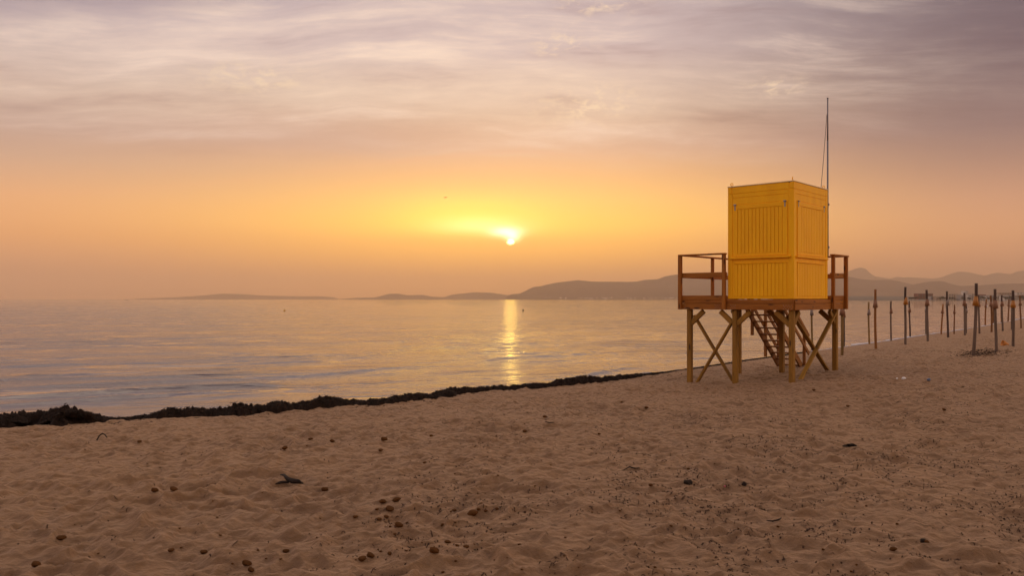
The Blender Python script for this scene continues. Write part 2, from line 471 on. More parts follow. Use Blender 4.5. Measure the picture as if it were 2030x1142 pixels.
def mat_wood(name, c_lo, c_hi, knots=True, rough=0.7):
    """timber whose grain runs along the piece's own X axis"""
    m, t, b = new_mat(name)
    tcn = t.node('ShaderNodeTexCoord').outputs['Object']
    rnd = t.node('ShaderNodeObjectInfo').outputs['Random']
    off = t.xyz(t.m('MULTIPLY', rnd, 41.0), t.m('MULTIPLY', rnd, 73.0), t.m('MULTIPLY', rnd, 19.0))
    v = t.vm('ADD', tcn, off)
    wv = t.vm('MULTIPLY', v, (2.2, 30.0, 30.0))
    g = t.noise(wv, 1.0, 5, 0.62, 0.6)
    big = t.noise(t.vm('MULTIPLY', v, (1.1, 4.0, 4.0)), 1.0, 3, 0.5)
    f = t.m('ADD', t.m('MULTIPLY', g, 0.6), t.m('MULTIPLY', big, 0.4))
    c = t.mix(t.rng(f, 0.32, 0.68), lin(c_lo), lin(c_hi))
    c = t.mix(t.m('MULTIPLY', rnd, 0.35), c, t.mix(1.0, c, lin((190, 178, 170)), 'MULTIPLY'))
    if knots:
        vo = t.node('ShaderNodeTexVoronoi')
        t.set(vo.inputs['Vector'], t.vm('MULTIPLY', v, (2.6, 9.0, 9.0)))
        vo.inputs['Scale'].default_value = 1.0
        k = t.rng(vo.outputs['Distance'], 0.10, 0.26, 1, 0, True)
        c = t.mix(t.m('MULTIPLY', k, 0.8), c, lin((44, 22, 12)))
    t.set(b.inputs['Base Color'], c)
    b.inputs['Roughness'].default_value = rough
    b.inputs['Specular IOR Level'].default_value = 0.3
    bump(t, b, g, 0.5, 0.004)
    return m

M_SAND = mat_sand()
M_WATER = mat_water()
M_DECK = mat_wood('stained_timber', (136, 78, 18), (178, 110, 34))
M_LEG = mat_wood('treated_timber', (118, 80, 22), (166, 118, 40))
M_STAIR = mat_wood('stair_timber', (118, 72, 24), (160, 102, 44))
M_YELLOW = mat_plain('yellow_paint', (255, 178, 0), 0.55, 0.10, 5.0, bmp=0.0015, spec=0.25, stretch=(1, 1, 0.22))
M_ROOF = mat_plain('pale_roof_trim', (222, 196, 150), 0.6)
M_STEEL = mat_plain('galvanised_steel', (150, 148, 146), 0.45, 0.15, 30, 0.8)
M_POLE = mat_plain('grey_pole', (120, 112, 116), 0.5, 0.1, 10, 0.2)
M_ROPE = mat_plain('rope', (150, 132, 120), 0.9)
M_WEED = mat_plain('dead_seaweed', (40, 27, 19), 0.95, 0.5, 24, bmp=0.03, spec=0.15)
M_SCRAP = mat_plain('dry_seagrass', (70, 50, 38), 0.9, 0.4, 14, spec=0.15)
M_BALL = mat_plain('seaweed_fibre', (86, 54, 26), 0.95, 0.35, 55, bmp=0.004, spec=0.1)
M_DRIFT = mat_plain('driftwood', (44, 34, 27), 0.9, 0.4, 22, bmp=0.004, spec=0.2)
M_HILL = mat_plain('hillside', (60, 54, 62), 0.95, 0.35, 0.004, spec=0.0)
M_FOAM = mat_plain('foam', (176, 164, 166), 0.6, 0.2, 3)

# ------------------------------------------------------------------ sand: one sheet round the camera
def beach():
    fine = np.linspace(-44, 44, 760)
    coarse = np.arange(47, 314, 3.0)
    azs = np.radians(np.concatenate([fine, coarse]))
    rs = np.concatenate([np.geomspace(0.02, 2.6, 14)[:-1], np.geomspace(2.6, 70, 860), np.geomspace(70, 2200, 90)[1:]])
    Rg, A = np.meshgrid(rs, azs, indexing='ij')
    X = Rg * np.sin(A); Y = Rg * np.cos(A)
    Z = sand_base(X, Y) + sand_bumps(X, Y) * np.clip((90 - Rg) / 60, 0, 1)
    o = link('sand', grid_mesh('sand', X, Y, Z, M_SAND, wrap=True))
    tag(o, kind='structure')
beach()

# ------------------------------------------------------------------ water
def sea():
    fine = np.linspace(-40, 40, 760)
    azs = np.radians(np.concatenate([np.arange(-120, -40.5, 4.0), fine, np.arange(44, 121, 4.0)]))
    rs = np.concatenate([np.geomspace(7, 160, 640), np.geomspace(160, 19500, 160)[1:]])
    Rg, A = np.meshgrid(rs, azs, indexing='ij')
    X = Rg * np.sin(A); Y = Rg * np.cos(A)
    s = -shore_s(X, Y)
    al = (X * 0.77 + Y * 0.64)
    # small swell running in, in packets, steeper as it nears the shore
    env = np.clip(fbm(al * 0.10, s * 0.20, 3, 0.55, 61) * 2.0 + 0.30, 0, 1)
    ph = s * 2 * np.pi / 1.7 + 2.6 * fbm(al * 0.18, s * 0.25, 2, 0.5, 71)
    crest = np.exp(2.2 * (np.cos(ph) - 1))
    near = np.exp(-np.maximum(s - 2.0, 0) / 9.0) * np.clip(s / 0.8, 0, 1)
    left = 0.55 + 0.45 * np.clip((6 - X) / 10, 0, 1)
    Z = 0.105 * env * crest * near * left
    env2 = np.clip(fbm(al * 0.05, s * 0.11, 3, 0.55, 81) * 1.6 + 0.1, 0, 1)
    rip = fbm(al * 0.40, s * 1.1, 3, 0.5, 91)
    Z += 0.040 * env2 * rip * np.exp(-np.maximum(Rg - 20, 0) / 50.0) * np.clip(s / 1.5, 0, 1)
    Z += 0.006 * fbm(al * 0.16, s * 0.5, 2, 0.5, 95) * np.exp(-np.maximum(Rg - 30, 0) / 60.0)
    o = link('water', grid_mesh('water', X, Y, Z, M_WATER))
    tag(o, kind='structure')
sea()

# ------------------------------------------------------------------ far hills and island
def ridge(name, pts, D, depth, seed, rough=0.03, lab=None):
    px = np.array([p[0] for p in pts], float); py = np.array([p[1] for p in pts], float)
    n = int(min(900, max(120, (px[-1] - px[0]) * 1.3)))
    u = np.linspace(px[0], px[-1], n)
    hgt = np.maximum(np.interp(u, px, HOR - py), 0.0)
    hgt = np.convolve(np.pad(hgt, 3, 'edge'), np.ones(7) / 7, 'valid')
    v = np.linspace(0, 1, 44)
    V, U = np.meshgrid(v, u, indexing='ij')
    ridge_v = 0.45
    prof = np.where(V < ridge_v, np.sin(np.minimum(V / ridge_v, 1) * np.pi / 2) ** 0.9, np.cos((V - ridge_v) / (1 - ridge_v) * np.pi / 2))
    dist = D + (V - ridge_v) * depth
    Hm = np.interp(U, u, hgt) / F_PX * D
    ta = (U - W_PX / 2) / F_PX
    X = ta * dist; Y = dist
    gull = fbm(X / D * 30, Y / D * 30, 4, 0.5, seed)
    Z = Hm * prof * (1 + 0.35 * gull * (1 - prof)) + Hm * rough * gull * prof
    Z = np.maximum(Z, 0) * np.clip(V / 0.05, 0, 1) - 0.6 * (prof < 0.02) + np.where(Hm > 0, 0.3, 0)
    o = link(name, grid_mesh(name, X, Y, Z, M_HILL))
    tag(o, kind='structure')
    if lab: o['label'] = lab
    return o
ISLAND = [(262, 593.7), (272, 591.6), (300, 590.6), (340, 588.8), (385, 586), (420, 582), (445, 580), (480, 581), (520, 584.5), (580, 586), (640, 586.4), (662, 588.3), (674, 593.7)]
CAPE = [(664, 593.7), (676, 592.4), (704, 590.3), (743, 589.6), (771, 582.5), (789, 582), (807, 585), (839, 584.3), (856, 588), (881, 589), (895, 584),
        (924, 581), (941, 579), (977, 580.4), (1005, 584.3), (1030, 588), (1060, 593.7)]
HEADLAND = [(1000, 593.7), (1008, 585), (1016, 582.7), (1030, 582), (1044, 575), (1058, 568.3), (1073, 567), (1090, 563), (1108, 559.4), (1144, 555.5), (1172, 558), (1200, 559), (1243, 558.4),
            (1261, 558.4), (1278, 554.8), (1303, 552.7), (1321, 547), (1335, 545.2), (1380, 544), (1450, 541), (1530, 545), (1600, 541), (1650, 546), (1677, 548.5),
            (1706, 553), (1730, 555), (1748, 554.6), (1763, 555), (1781, 556.8), (1796, 560.5), (1816, 566), (1850, 574), (1900, 584), (1950, 593.7)]
MIDRIDGE = [(1740, 593.7), (1770, 580), (1796, 567), (1816, 562.7), (1831, 559.5), (1847, 558), (1862, 557), (1873, 558.6), (1886, 563), (1905, 567), (1925, 566), (1972, 563), (2030, 561.5), (2120, 556), (2250, 566), (2400, 593.7)]
FAR = [(1560, 593.7), (1620, 560), (1650, 546), (1677, 539.3), (1688, 535.6), (1697, 532), (1708, 530.5), (1717, 533), (1722.5, 540.2), (1734, 547.6), (1748, 550.3), (1763, 552.7), (1778, 548.5),
       (1792, 550), (1800, 549), (1812, 550), (1829, 551.3), (1849, 552.7), (1862, 551), (1881, 544), (1901, 539.3), (1917, 539.5), (1936, 543), (1951, 546), (1962, 543.5),
       (1976, 540.8), (1991, 542), (2004, 543), (2017, 537.5), (2030, 535.6), (2070, 530), (2150, 540), (2300, 560), (2420, 593.7)]
ISLAND = [(a, HOR - (HOR - b) * 0.85) for a, b in ISLAND]
ridge('island', ISLAND, 12500, 900, 3)
ridge('hills', CAPE, 10500, 900, 5)
ridge('hills', HEADLAND, 8200, 1600, 7)
ridge('hills', MIDRIDGE, 7600, 1300, 11)
ridge('mountains', FAR, 13500, 2500, 13)

# ------------------------------------------------------------------ lifeguard tower
D0 = 15.75
TX, TY = 559.0 / F_PX * D0, D0
EX = Vector((0.747, -0.665, 0)).normalized(); EY = Vector((-EX.y, EX.x, 0))
T_ANG = math.atan2(EX.y, EX.x)
def tower_world(lx, ly): 
    p = Vector((TX, TY, 0)) + EX * lx + EY * ly
    return p.x, p.y
gz0 = float(sand_z(TX, TY))
tower = empty('lifeguard_tower', (TX, TY, CZ), T_ANG)      # z = 0 of the tower is the top of its deck
tag(tower, 'yellow lifeguard cabin on a wooden stilt platform with stair, railing and flagpole', 'lifeguard tower')
def gl(lx, ly):
    return float(sand_z(*tower_world(lx, ly))) - CZ - 0.12
MATS = {}
def beam(name, p0, p1, w, h, mat, parent=tower, up=(0, 0, 1), bev=0.006, base=Vector((0, 0, 0))):
    """a timber from p0 to p1 (tower coordinates), w across, h along 'up'; its own X runs along the grain"""
    p0, p1 = Vector(p0), Vector(p1)
    d = p1 - p0
    x = d.normalized(); up = Vector(up)
    y = up.cross(x)
    if y.length < 1e-4: y = Vector((0, 1, 0)).cross(x)
    y.normalize(); z = x.cross(y)
    bm = bmesh.new()
    add_box(bm, (0, -w / 2, -h / 2), (d.length, w / 2, h / 2), bev)
    o = link(name, bm_mesh(name, bm), parent, mat)
    Mx = Matrix((x, y, z)).transposed().to_4x4()
    Mx.translation = p0 - base
    o.matrix_local = Mx
    MATS[o.name] = Mx
    return o
DW, DD = 2.47, 2.67            # deck size along x (to the left) and y (away)
CW, CD, CH = 1.39, 1.75, 2.30  # cabin

# legs with their knee braces
LEGS = [(-2.30, 0.07), (-1.257, 0.07), (-0.07, 0.07), (-2.30, 2.36), (-1.257, 2.36), (-0.07, 2.36)]
def leg(lx, ly, dirs):
    lg = beam('leg', (lx, ly, gl(lx, ly)), (lx, ly, -0.213), 0.10, 0.10, M_LEG, up=(1, 0, 0), bev=0.008)
    for dx_, dy_ in dirs:
        a = Vector((lx + dx_ * 0.035, ly + dy_ * 0.035, -0.51)); b = Vector((lx + dx_ * 0.33, ly + dy_ * 0.33, -0.245))
        k = beam('knee_brace', a, b, 0.06, 0.10, M_LEG, up=(0, 0, 1))
        k.parent = lg
        k.matrix_local = MATS[lg.name].inverted() @ MATS[k.name]
leg(*LEGS[0], [(1, 0)])
leg(*LEGS[1], [(1, 0), (-1, 0)])
leg(*LEGS[2], [(-1, 0), (0, 1)])
leg(*LEGS[3], [(0, -1)])
leg(*LEGS[4], [(1, 0), (-1, 0)])
leg(*LEGS[5], [(0, -1), (-1, 0)])
# cross braces on the two faces one sees
def cb(a, b, up):
    beam('cross_brace', a, b, 0.045, 0.085, M_LEG, up=up)
cb((-2.22, 0.11, -0.34), (-1.33, 0.11, gl(-1.3, .1) + 0.17), (0, 1, 0))
cb((-1.31, 0.055, -0.45), (-2.19, 0.055, gl(-2.1, .1) - 0.02), (0, 1, 0))
cb((-0.11, 0.20, -0.30), (-0.11, 2.23, gl(-.1, 2.2) + 0.02), (1, 0, 0))
cb((-0.055, 2.33, -0.28), (-0.055, 0.26, gl(-.1, .26) + 0.0), (1, 0, 0))

# deck: floor boards, edge boards, bearers
bm = bmesh.new()
nb = 24
for k in range(nb):
    y0 = 0.03 + (DD - 0.06) * k / nb
    add_box(bm, (-DW + 0.03, y0 + 0.003, -0.035), (-0.03, y0 + (DD - 0.06) / nb - 0.003, -0.006), 0.002)
link('deck_floor', bm_mesh('deck_floor', bm), tower, M_DECK)
for yy in (0.07, 1.2, 2.36):
    beam('deck_beam', (-DW + 0.05, yy, -0.125), (-0.05, yy, -0.125), 0.07, 0.165, M_DECK)
def fascia(p0, p1, n):
    n = Vector(n) * 0.014
    beam('edge_board', Vector(p0) + n + Vector((0, 0, -0.045)), Vector(p1) + n + Vector((0, 0, -0.045)), 0.028, 0.078, M_DECK)
    beam('edge_board', Vector(p0) + n + Vector((0, 0, -0.150)), Vector(p1) + n + Vector((0, 0, -0.150)), 0.028, 0.122, M_DECK)
fascia((-1.40, 0.0, 0), (0.0, 0.0, 0), (0, -1, 0))
fascia((-DW, 0.0, 0), (-1.404, 0.0, 0), (0, -1, 0))
fascia((0.0, 0.002, 0), (0.0, 1.86, 0), (1, 0, 0))
fascia((0.0, 1.864, 0), (0.0, DD, 0), (1, 0, 0))
fascia((-DW, DD, 0), (0, DD, 0), (0, 1, 0))
fascia((-DW, 0.03, 0), (-DW, DD - 0.03, 0), (-1, 0, 0))
# bolt heads on the edge boards
def bolts(spots, n):
    n = Vector(n)
    for p in spots:
        bm = bmesh.new()
        add_cyl(bm, n * 0.027, n * 0.034, 0.006, 0.005, 8)
        link('bolt', bm_mesh('bolt', bm), tower, M_STEEL).location = p
def bolt_grid(x0, x1, nx):
    return [(x0 + (x1 - x0) * i / (nx - 1), 0, z) for i in range(nx) for z in (-0.185, -0.118)] + [(x0 + (x1 - x0) * (i + .5) / (nx - 1), 0, -0.15) for i in range(nx - 1)]
bolts(bolt_grid(-0.20, -0.04, 4), (0, -1, 0))
bolts(bolt_grid(-1.31, -1.21, 3), (0, -1, 0))
bolts(bolt_grid(-1.66, -1.56, 3), (0, -1, 0))
bolts([(-2.36, 0, -0.12), (-2.36, 0, -0.18)], (0, -1, 0))

# railing
RH = 0.955
def rpost(x, y, s=0.068, foot=-0.213):
    beam('rail_post', (x, y, foot), (x, y, RH - 0.032), s, s, M_DECK, up=(1, 0, 0))
off = 0.062
rpost(-1.445, -off); rpost(-DW + 0.01, -off, 0.075)
rpost(off, 1.89); rpost(off, DD - 0.03, 0.075)
rpost(-DW + 0.045, 1.31, 0.062, 0.0); rpost(-DW + 0.045, DD - 0.05, 0.062, 0.0)
rpost(-2.33, DD - 0.045, 0.062, 0.0); rpost(-1.66, DD - 0.045, 0.062, 0.0)
def rails(p0, p1, board_in):
    p0, p1, bi = Vector(p0), Vector(p1), Vector(board_in)
    beam('handrail', p0 + Vector((0, 0, RH - 0.016)), p1 + Vector((0, 0, RH - 0.016)), 0.105, 0.032, M_DECK)
    beam('mid_rail', p0 + bi + Vector((0, 0, 0.51)), p1 + bi + Vector((0, 0, 0.51)), 0.028, 0.105, M_DECK)
    beam('toe_board', p0 + bi + Vector((0, 0, 0.035)), p1 + bi + Vector((0, 0, 0.035)), 0.028, 0.095, M_DECK)
rails((-DW - 0.02, -off, 0), (-1.40, -off, 0), (0, off - 0.02, 0))
rails((off, 1.84, 0), (off, DD + 0.02, 0), (-(off - 0.02), 0, 0))
rails((-DW + 0.045, 0.0, 0), (-DW + 0.045, DD - 0.01, 0), (-0.05, 0, 0))
rails((-1.62, DD - 0.045, 0), (-0.0, DD - 0.045, 0), (0, 0.05, 0))

# stair off the back of the deck
SX0, SX1, SY0, SLP = -2.28, -1.70, 2.70, -0.755
def sz(y): return -0.25 + (y - SY0) * SLP
SYE = SY0 + (gl(-2.0, 4.6) + 0.12 + 0.25) / SLP
bm = bmesh.new()
for xx in (SX0, SX1):
    q = [(SY0, sz(SY0) + 0.13), (SY0, sz(SY0) - 0.03), (SYE - 0.05, sz(SYE - 0.05) - 0.12), (SYE + 0.10, sz(SYE + 0.10) - 0.05), (SYE + 0.10, sz(SYE + 0.1) + 0.06)]
    va = [bm.verts.new((xx - 0.02, a, b)) for a, b in q]; vb = [bm.verts.new((xx + 0.02, a, b)) for a, b in q]
    bm.faces.new(va); bm.faces.new(vb[::-1])
    for k in range(len(q)):
        bm.faces.new((va[k], vb[k], vb[(k + 1) % len(q)], va[(k + 1) % len(q)]))
stair = link('stair', bm_mesh('stair', bm), tower, M_STAIR)
for k in range(1, 10):
    z = -0.21 - 0.16 * k
    y = SY0 + (z - 0.03 + 0.25) / SLP
    if z < gl(-2, y) + 0.1: break
    beam('tread', (SX0 + 0.021, y, z), (SX1 - 0.021, y, z), 0.20, 0.034, M_STAIR, stair)
for xx, sg in ((SX0, -1), (SX1, 1)):
    xp = xx + sg * 0.045
    for y in (3.12, 3.86, 4.62):
        beam('stair_post', (xp, y, max(sz(y) - 0.30, gl(xp, y))), (xp, y, sz(y) + 0.93), 0.05, 0.07, M_STAIR, stair, up=(1, 0, 0))
    xr = xx + sg * 0.086
    for hh in (0.48, 0.92):
        beam('stair_rail', (xr, SY0 + 0.02, sz(SY0) + hh), (xr, 4.82, sz(4.82) + hh), 0.03, 0.09, M_STAIR, stair)

# cabin
bm = bmesh.new()
add_box(bm, (-CW + 0.010, 0.010, 0.012), (-0.010, CD - 0.010, CH - 0.02))
PW = 0.10
for x0 in (-CW, -PW):
    for y0 in (0.0, CD - PW):
        add_box(bm, (x0, y0, 0.010), (x0 + PW, y0 + PW, CH - 0.142), 0.006)
        add_box(bm, (x0 + (0 if x0 < -PW - .01 else .018), y0 + (0 if y0 > .01 else 0), CH - 0.140), (x0 + PW - (0.018 if x0 < -PW - .01 else 0), y0 + PW, CH - 0.003), 0.004)
def side_boxes(fn):
    """fn(u0, u1, z0, z1, proud0, proud1) in cabin side coordinates on the four sides"""
    pass
SIDES = [  # origin, along, outward, width
    (Vector((-CW, 0, 0)), Vector((1, 0, 0)), Vector((0, -1, 0)), CW),
    (Vector((0, 0, 0)), Vector((0, 1, 0)), Vector((1, 0, 0)), CD),
    (Vector((0, CD, 0)), Vector((-1, 0, 0)), Vector((0, 1, 0)), CW),
    (Vector((-CW, CD, 0)), Vector((0, -1, 0)), Vector((-1, 0, 0)), CD)]
def sbox(bm, side, u0, u1, z0, z1, p0, p1, bev=0.003):
    o, a, n, w = side
    Mx = Matrix((a, -n, Vector((0, 0, 1)))).transposed().to_4x4(); Mx.translation = o
    add_box(bm, (u0, -p1, z0), (u1, -p0, z1), bev, Mx)
for sd in SIDES:
    w = sd[3]
    sbox(bm, sd, PW + 0.002, w - PW - 0.002, CH - 0.140, CH - 0.004, -0.009, -0.003)    # top band
    sbox(bm, sd, PW + 0.002, w - PW - 0.002, 2.075, CH - 0.146, -0.009, -0.005)         # board under it
    sbox(bm, sd, PW + 0.002, w - PW - 0.002, 1.935, 2.068, -0.009, -0.0065)
    sbox(bm, sd, PW + 0.002, w - PW - 0.002, 0.735, 0.86, -0.009, -0.007)
    sbox(bm, sd, PW + 0.002, w - PW - 0.002, 0.014, 0.058, -0.009, -0.0065)
cabin = link('cabin', bm_mesh('cabin', bm), tower, M_YELLOW)
bm = bmesh.new()
add_box(bm, (-CW - 0.008, -0.008, CH - 0.0025), (0.008, CD + 0.008, CH + 0.016), 0.004)
link('roof', bm_mesh('roof', bm), cabin, M_ROOF)
def boards(bm, sd, u0, u1, z0, z1, n, p):
    for k in range(n):
        a = u0 + (u1 - u0) * k / n; b = u0 + (u1 - u0) * (k + 1) / n
        sbox(bm, sd, a + 0.004, b - 0.004, z0, z1, -0.009, p, 0.004)
for i, sd in enumerate(SIDES):
    w = sd[3]
    if i < 2:
        bm = bmesh.new()
        u0, u1 = 0.095 * w, 0.905 * w
        b0, b1 = 0.157 * w, 0.833 * w
        sbox(bm, sd, u0, b0 - 0.004, 0.872, 1.918, -0.009, 0.006)
        sbox(bm, sd, b1 + 0.004, u1, 0.872, 1.918, -0.009, 0.006)
        sbox(bm, sd, b0 - 0.0035, b1 + 0.0035, 1.838, 1.918, -0.009, 0.006)
        sbox(bm, sd, b0 - 0.0035, b1 + 0.0035, 0.872, 0.932, -0.009, 0.006)
        boards(bm, sd, b0, b1, 0.935, 1.832, 12 if i == 0 else 14, 0.002)
        link('shutter', bm_mesh('shutter', bm), cabin, M_YELLOW)
        bm = bmesh.new()
        sbox(bm, sd, 0.045 * w, 0.955 * w, 0.822, 0.858, -0.006, 0.045, 0.004)
        link('sill', bm_mesh('sill', bm), cabin, M_YELLOW)
        bm = bmesh.new()
        l0, l1 = 0.095 * w, 0.905 * w
        sbox(bm, sd, l0, l1, 0.720, 0.733, -0.009, 0.012)
        boards(bm, sd, l0 + 0.01, l1 - 0.01, 0.062, 0.714, 14 if i == 0 else 17, 0.001)
        link('lower_panel', bm_mesh('lower_panel', bm), cabin, M_YELLOW)
        for uu in (0.118 * w, 0.872 * w):
            bm = bmesh.new()
            sbox(bm, sd, uu - 0.011, uu + 0.011, 1.815, 1.945, 0.0065, 0.013, 0.002)
            o, a, n, _ = sd
            c0 = o + a * (uu - 0.03) + n * 0.017 + Vector((0, 0, 1.925)); c1 = o + a * (uu + 0.03) + n * 0.017 + Vector((0, 0, 1.925))
            add_cyl(bm, c0, c1, 0.012, seg=10)
            link('hinge', bm_mesh('hinge', bm), cabin, M_STEEL)
    elif i == 2:
        bm = bmesh.new()
        sbox(bm, sd, 0.30, 1.10, 0.06, 1.92, -0.009, 0.01)
        dr = link('door', bm_mesh('door', bm), cabin, M_YELLOW)
    else:
        bm = bmesh.new()
        boards(bm, sd, PW + 0.01, w - PW - 0.01, 0.062, 1.93, 18, 0.0)
        link('lower_panel', bm_mesh('lower_panel', bm), cabin, M_YELLOW)
def ring(x, y, rot):
    bm = bmesh.new()
    N, n2, Rr, r = 20, 8, 0.025, 0.007
    vs = [[bm.verts.new(((Rr + r * math.cos(b)) * math.cos(a), r * math.sin(b), (Rr + r * math.cos(b)) * math.sin(a))) for b in [2 * math.pi * j / n2 for j in range(n2)]] for a in [2 * math.pi * k / N for k in range(N)]]
    for k in range(N):
        for j in range(n2):
            bm.faces.new((vs[k][j], vs[(k + 1) % N][j], vs[(k + 1) % N][(j + 1) % n2], vs[k][(j + 1) % n2]))
    add_cyl(bm, (0, 0, -0.045), (0, 0, -0.022), 0.008, seg=8)
    o = link('lifting_ring', bm_mesh('lifting_ring', bm, True), cabin, M_YELLOW)
    o.location = (x, y, CH + 0.016 + 0.045); o.rotation_euler = (0, 0, rot)
ring(-CW + 0.06, 0.06, -T_ANG); ring(-0.05, 0.05, R(80) - T_ANG); ring(-0.06, CD - 0.07, -T_ANG); ring(-CW + 0.06, CD - 0.06, R(30))
# flagpole and its halyard
bm = bmesh.new()
fx, fy = -0.015, CD + 0.035
add_cyl(bm, (fx, fy, 0.9), (fx + 0.0, fy, CH + 1.05), 0.019, 0.017, 10)
add_cyl(bm, (fx, fy, CH + 1.05), (fx, fy, CH + 1.93), 0.016, 0.013, 10)
add_cyl(bm, (fx, fy, CH + 1.93), (fx, fy, CH + 1.95), 0.019, 0.019, 10)
for zz in (1.1, 2.0):
    add_box(bm, (fx - 0.03, CD + 0.001, zz - 0.02), (fx + 0.03, fy + 0.028, zz + 0.02), 0.003)
pole = link('flagpole', bm_mesh('flagpole', bm), tower, M_POLE)
bm = bmesh.new()
P = [Vector((fx - 0.012, fy - 0.014, CH + 1.60)), Vector((fx - 0.01, CD - 0.13, CH + 0.8)), Vector((fx - 0.02, CD - 0.28, CH + 0.017))]
prev = None
for k in range(17):
    t_ = k / 16
    q = P[0] * (1 - t_) ** 2 + P[1] * 2 * t_ * (1 - t_) + P[2] * t_ ** 2
    if prev is not None: add_cyl(bm, prev, q, 0.0075, seg=6, caps=False)
    prev = q
link('halyard', bm_mesh('halyard', bm), pole, M_ROPE)

# ------------------------------------------------------------------ parasol posts on the beach
M_POST = {
    'grey': mat_wood('weathered_grey_wood', (86, 70, 58), (124, 102, 86), False, 0.85),
    'brown': mat_wood('brown_post_wood', (96, 62, 34), (140, 94, 54), False, 0.85),
    'orange': mat_wood('fresh_orange_wood', (118, 76, 36), (158, 104, 54), False, 0.85),
    'dark': mat_wood('dark_post_wood', (66, 50, 44), (100, 78, 66), False, 0.85),
    'olive': mat_wood('olive_post_wood', (108, 84, 46), (150, 116, 68), False, 0.85)}
M_CAP = {
    'brown': mat_plain('brown_collar', (126, 84, 56), 0.7, 0.2, 14),
    'yellow': mat_plain('yellow_collar', (162, 100, 26), 0.5, 0.12, 14),
    'grey': mat_plain('grey_collar', (128, 108, 94), 0.7, 0.2, 14)}
def post(bx, by, tx, ty, wpx, wood, cap, label, capfrac=0.687, sticker=False):
    X, Y, Z = ground_at(bx, by)
    h = (by - ty) * Y / F_PX
    lean = (tx - bx) * Y / F_PX
    r = wpx * Y / F_PX / 2
    root = empty('parasol_post', (X, Y, Z))
    tag(root, label, 'parasol post', 'parasol posts along the shore')
    ly = random.uniform(-0.02, 0.02) * h
    bm = bmesh.new()
    N, S = 20, 12
    Mx = Vector((lean, ly, h)).to_track_quat('Z', 'Y').to_matrix().to_4x4()
    L = math.sqrt(lean ** 2 + ly ** 2 + h ** 2)
    rg = []
    for k in range(N + 1):
        f = k / N
        z = -0.25 + (L + 0.25) * f
        wob = r * 0.28
        cx, cy = wob * math.sin(f * 5 + bx), wob * math.cos(f * 4 + by)
        rr_ = r * (1.06 - 0.12 * f)
        rg.append([bm.verts.new((z, cx + rr_ * math.cos(2 * math.pi * j / S), cy + rr_ * math.sin(2 * math.pi * j / S))) for j in range(S)])
    for k in range(N):
        for j in range(S):
            f_ = bm.faces.new((rg[k][j], rg[k][(j + 1) % S], rg[k + 1][(j + 1) % S], rg[k + 1][j])); f_.smooth = True
    bm.faces.new(rg[-1]); bm.faces.new(rg[0][::-1])
    for f_ in bm.faces:
        if f_.calc_center_median().x > L * (capfrac + 0.06): f_.material_index = 1
    p = link('pole', bm_mesh('pole', bm), root, M_POST[wood])
    p.data.materials.append(M_POST['dark' if wood in ('grey', 'dark') else wood])
    # local X of the mesh is the pole's axis (grain); turn it upright
    p.matrix_local = Mx @ Matrix.Rotation(-math.pi / 2, 4, 'Y')
    # collar: a cone open underneath
    zc = L * capfrac
    r1 = r * 2.05; hc = L * 0.135
    bm = bmesh.new()
    S2 = 16
    r0 = r * 1.12
    prof = [(r0, hc), (r0 + (r1 - r0) * 0.45, hc * 0.5), (r1, 0.0), (r1 - 0.008, 0.0), (r0 + (r1 - r0) * 0.42, hc * 0.46), (r0, hc * 0.94)]
    rings = [[bm.verts.new((a * math.cos(2 * math.pi * j / S2), a * math.sin(2 * math.pi * j / S2), zc + b)) for j in range(S2)] for a, b in prof]
    for k in range(len(prof)):
        k2 = (k + 1) % len(prof)
        for j in range(S2):
            bm.faces.new((rings[k][j], rings[k][(j + 1) % S2], rings[k2][(j + 1) % S2], rings[k2][j]))
    c = link('collar', bm_mesh('collar', bm, True), root, M_CAP[cap])
    c.matrix_local = Mx @ Matrix.Translation((r * 0.15, 0, 0))
    if sticker:
        bm = bmesh.new()
        a = r1 * 0.8
        add_box(bm, (-a * .6, -r1 * 1.02, zc + hc * .05), (a * .5, -r1 * .7, zc + hc * .55), 0.004)
        link('sticker', bm_mesh('sticker', bm), c, mat_plain('white_sticker', (215, 210, 205), 0.6))
    return root
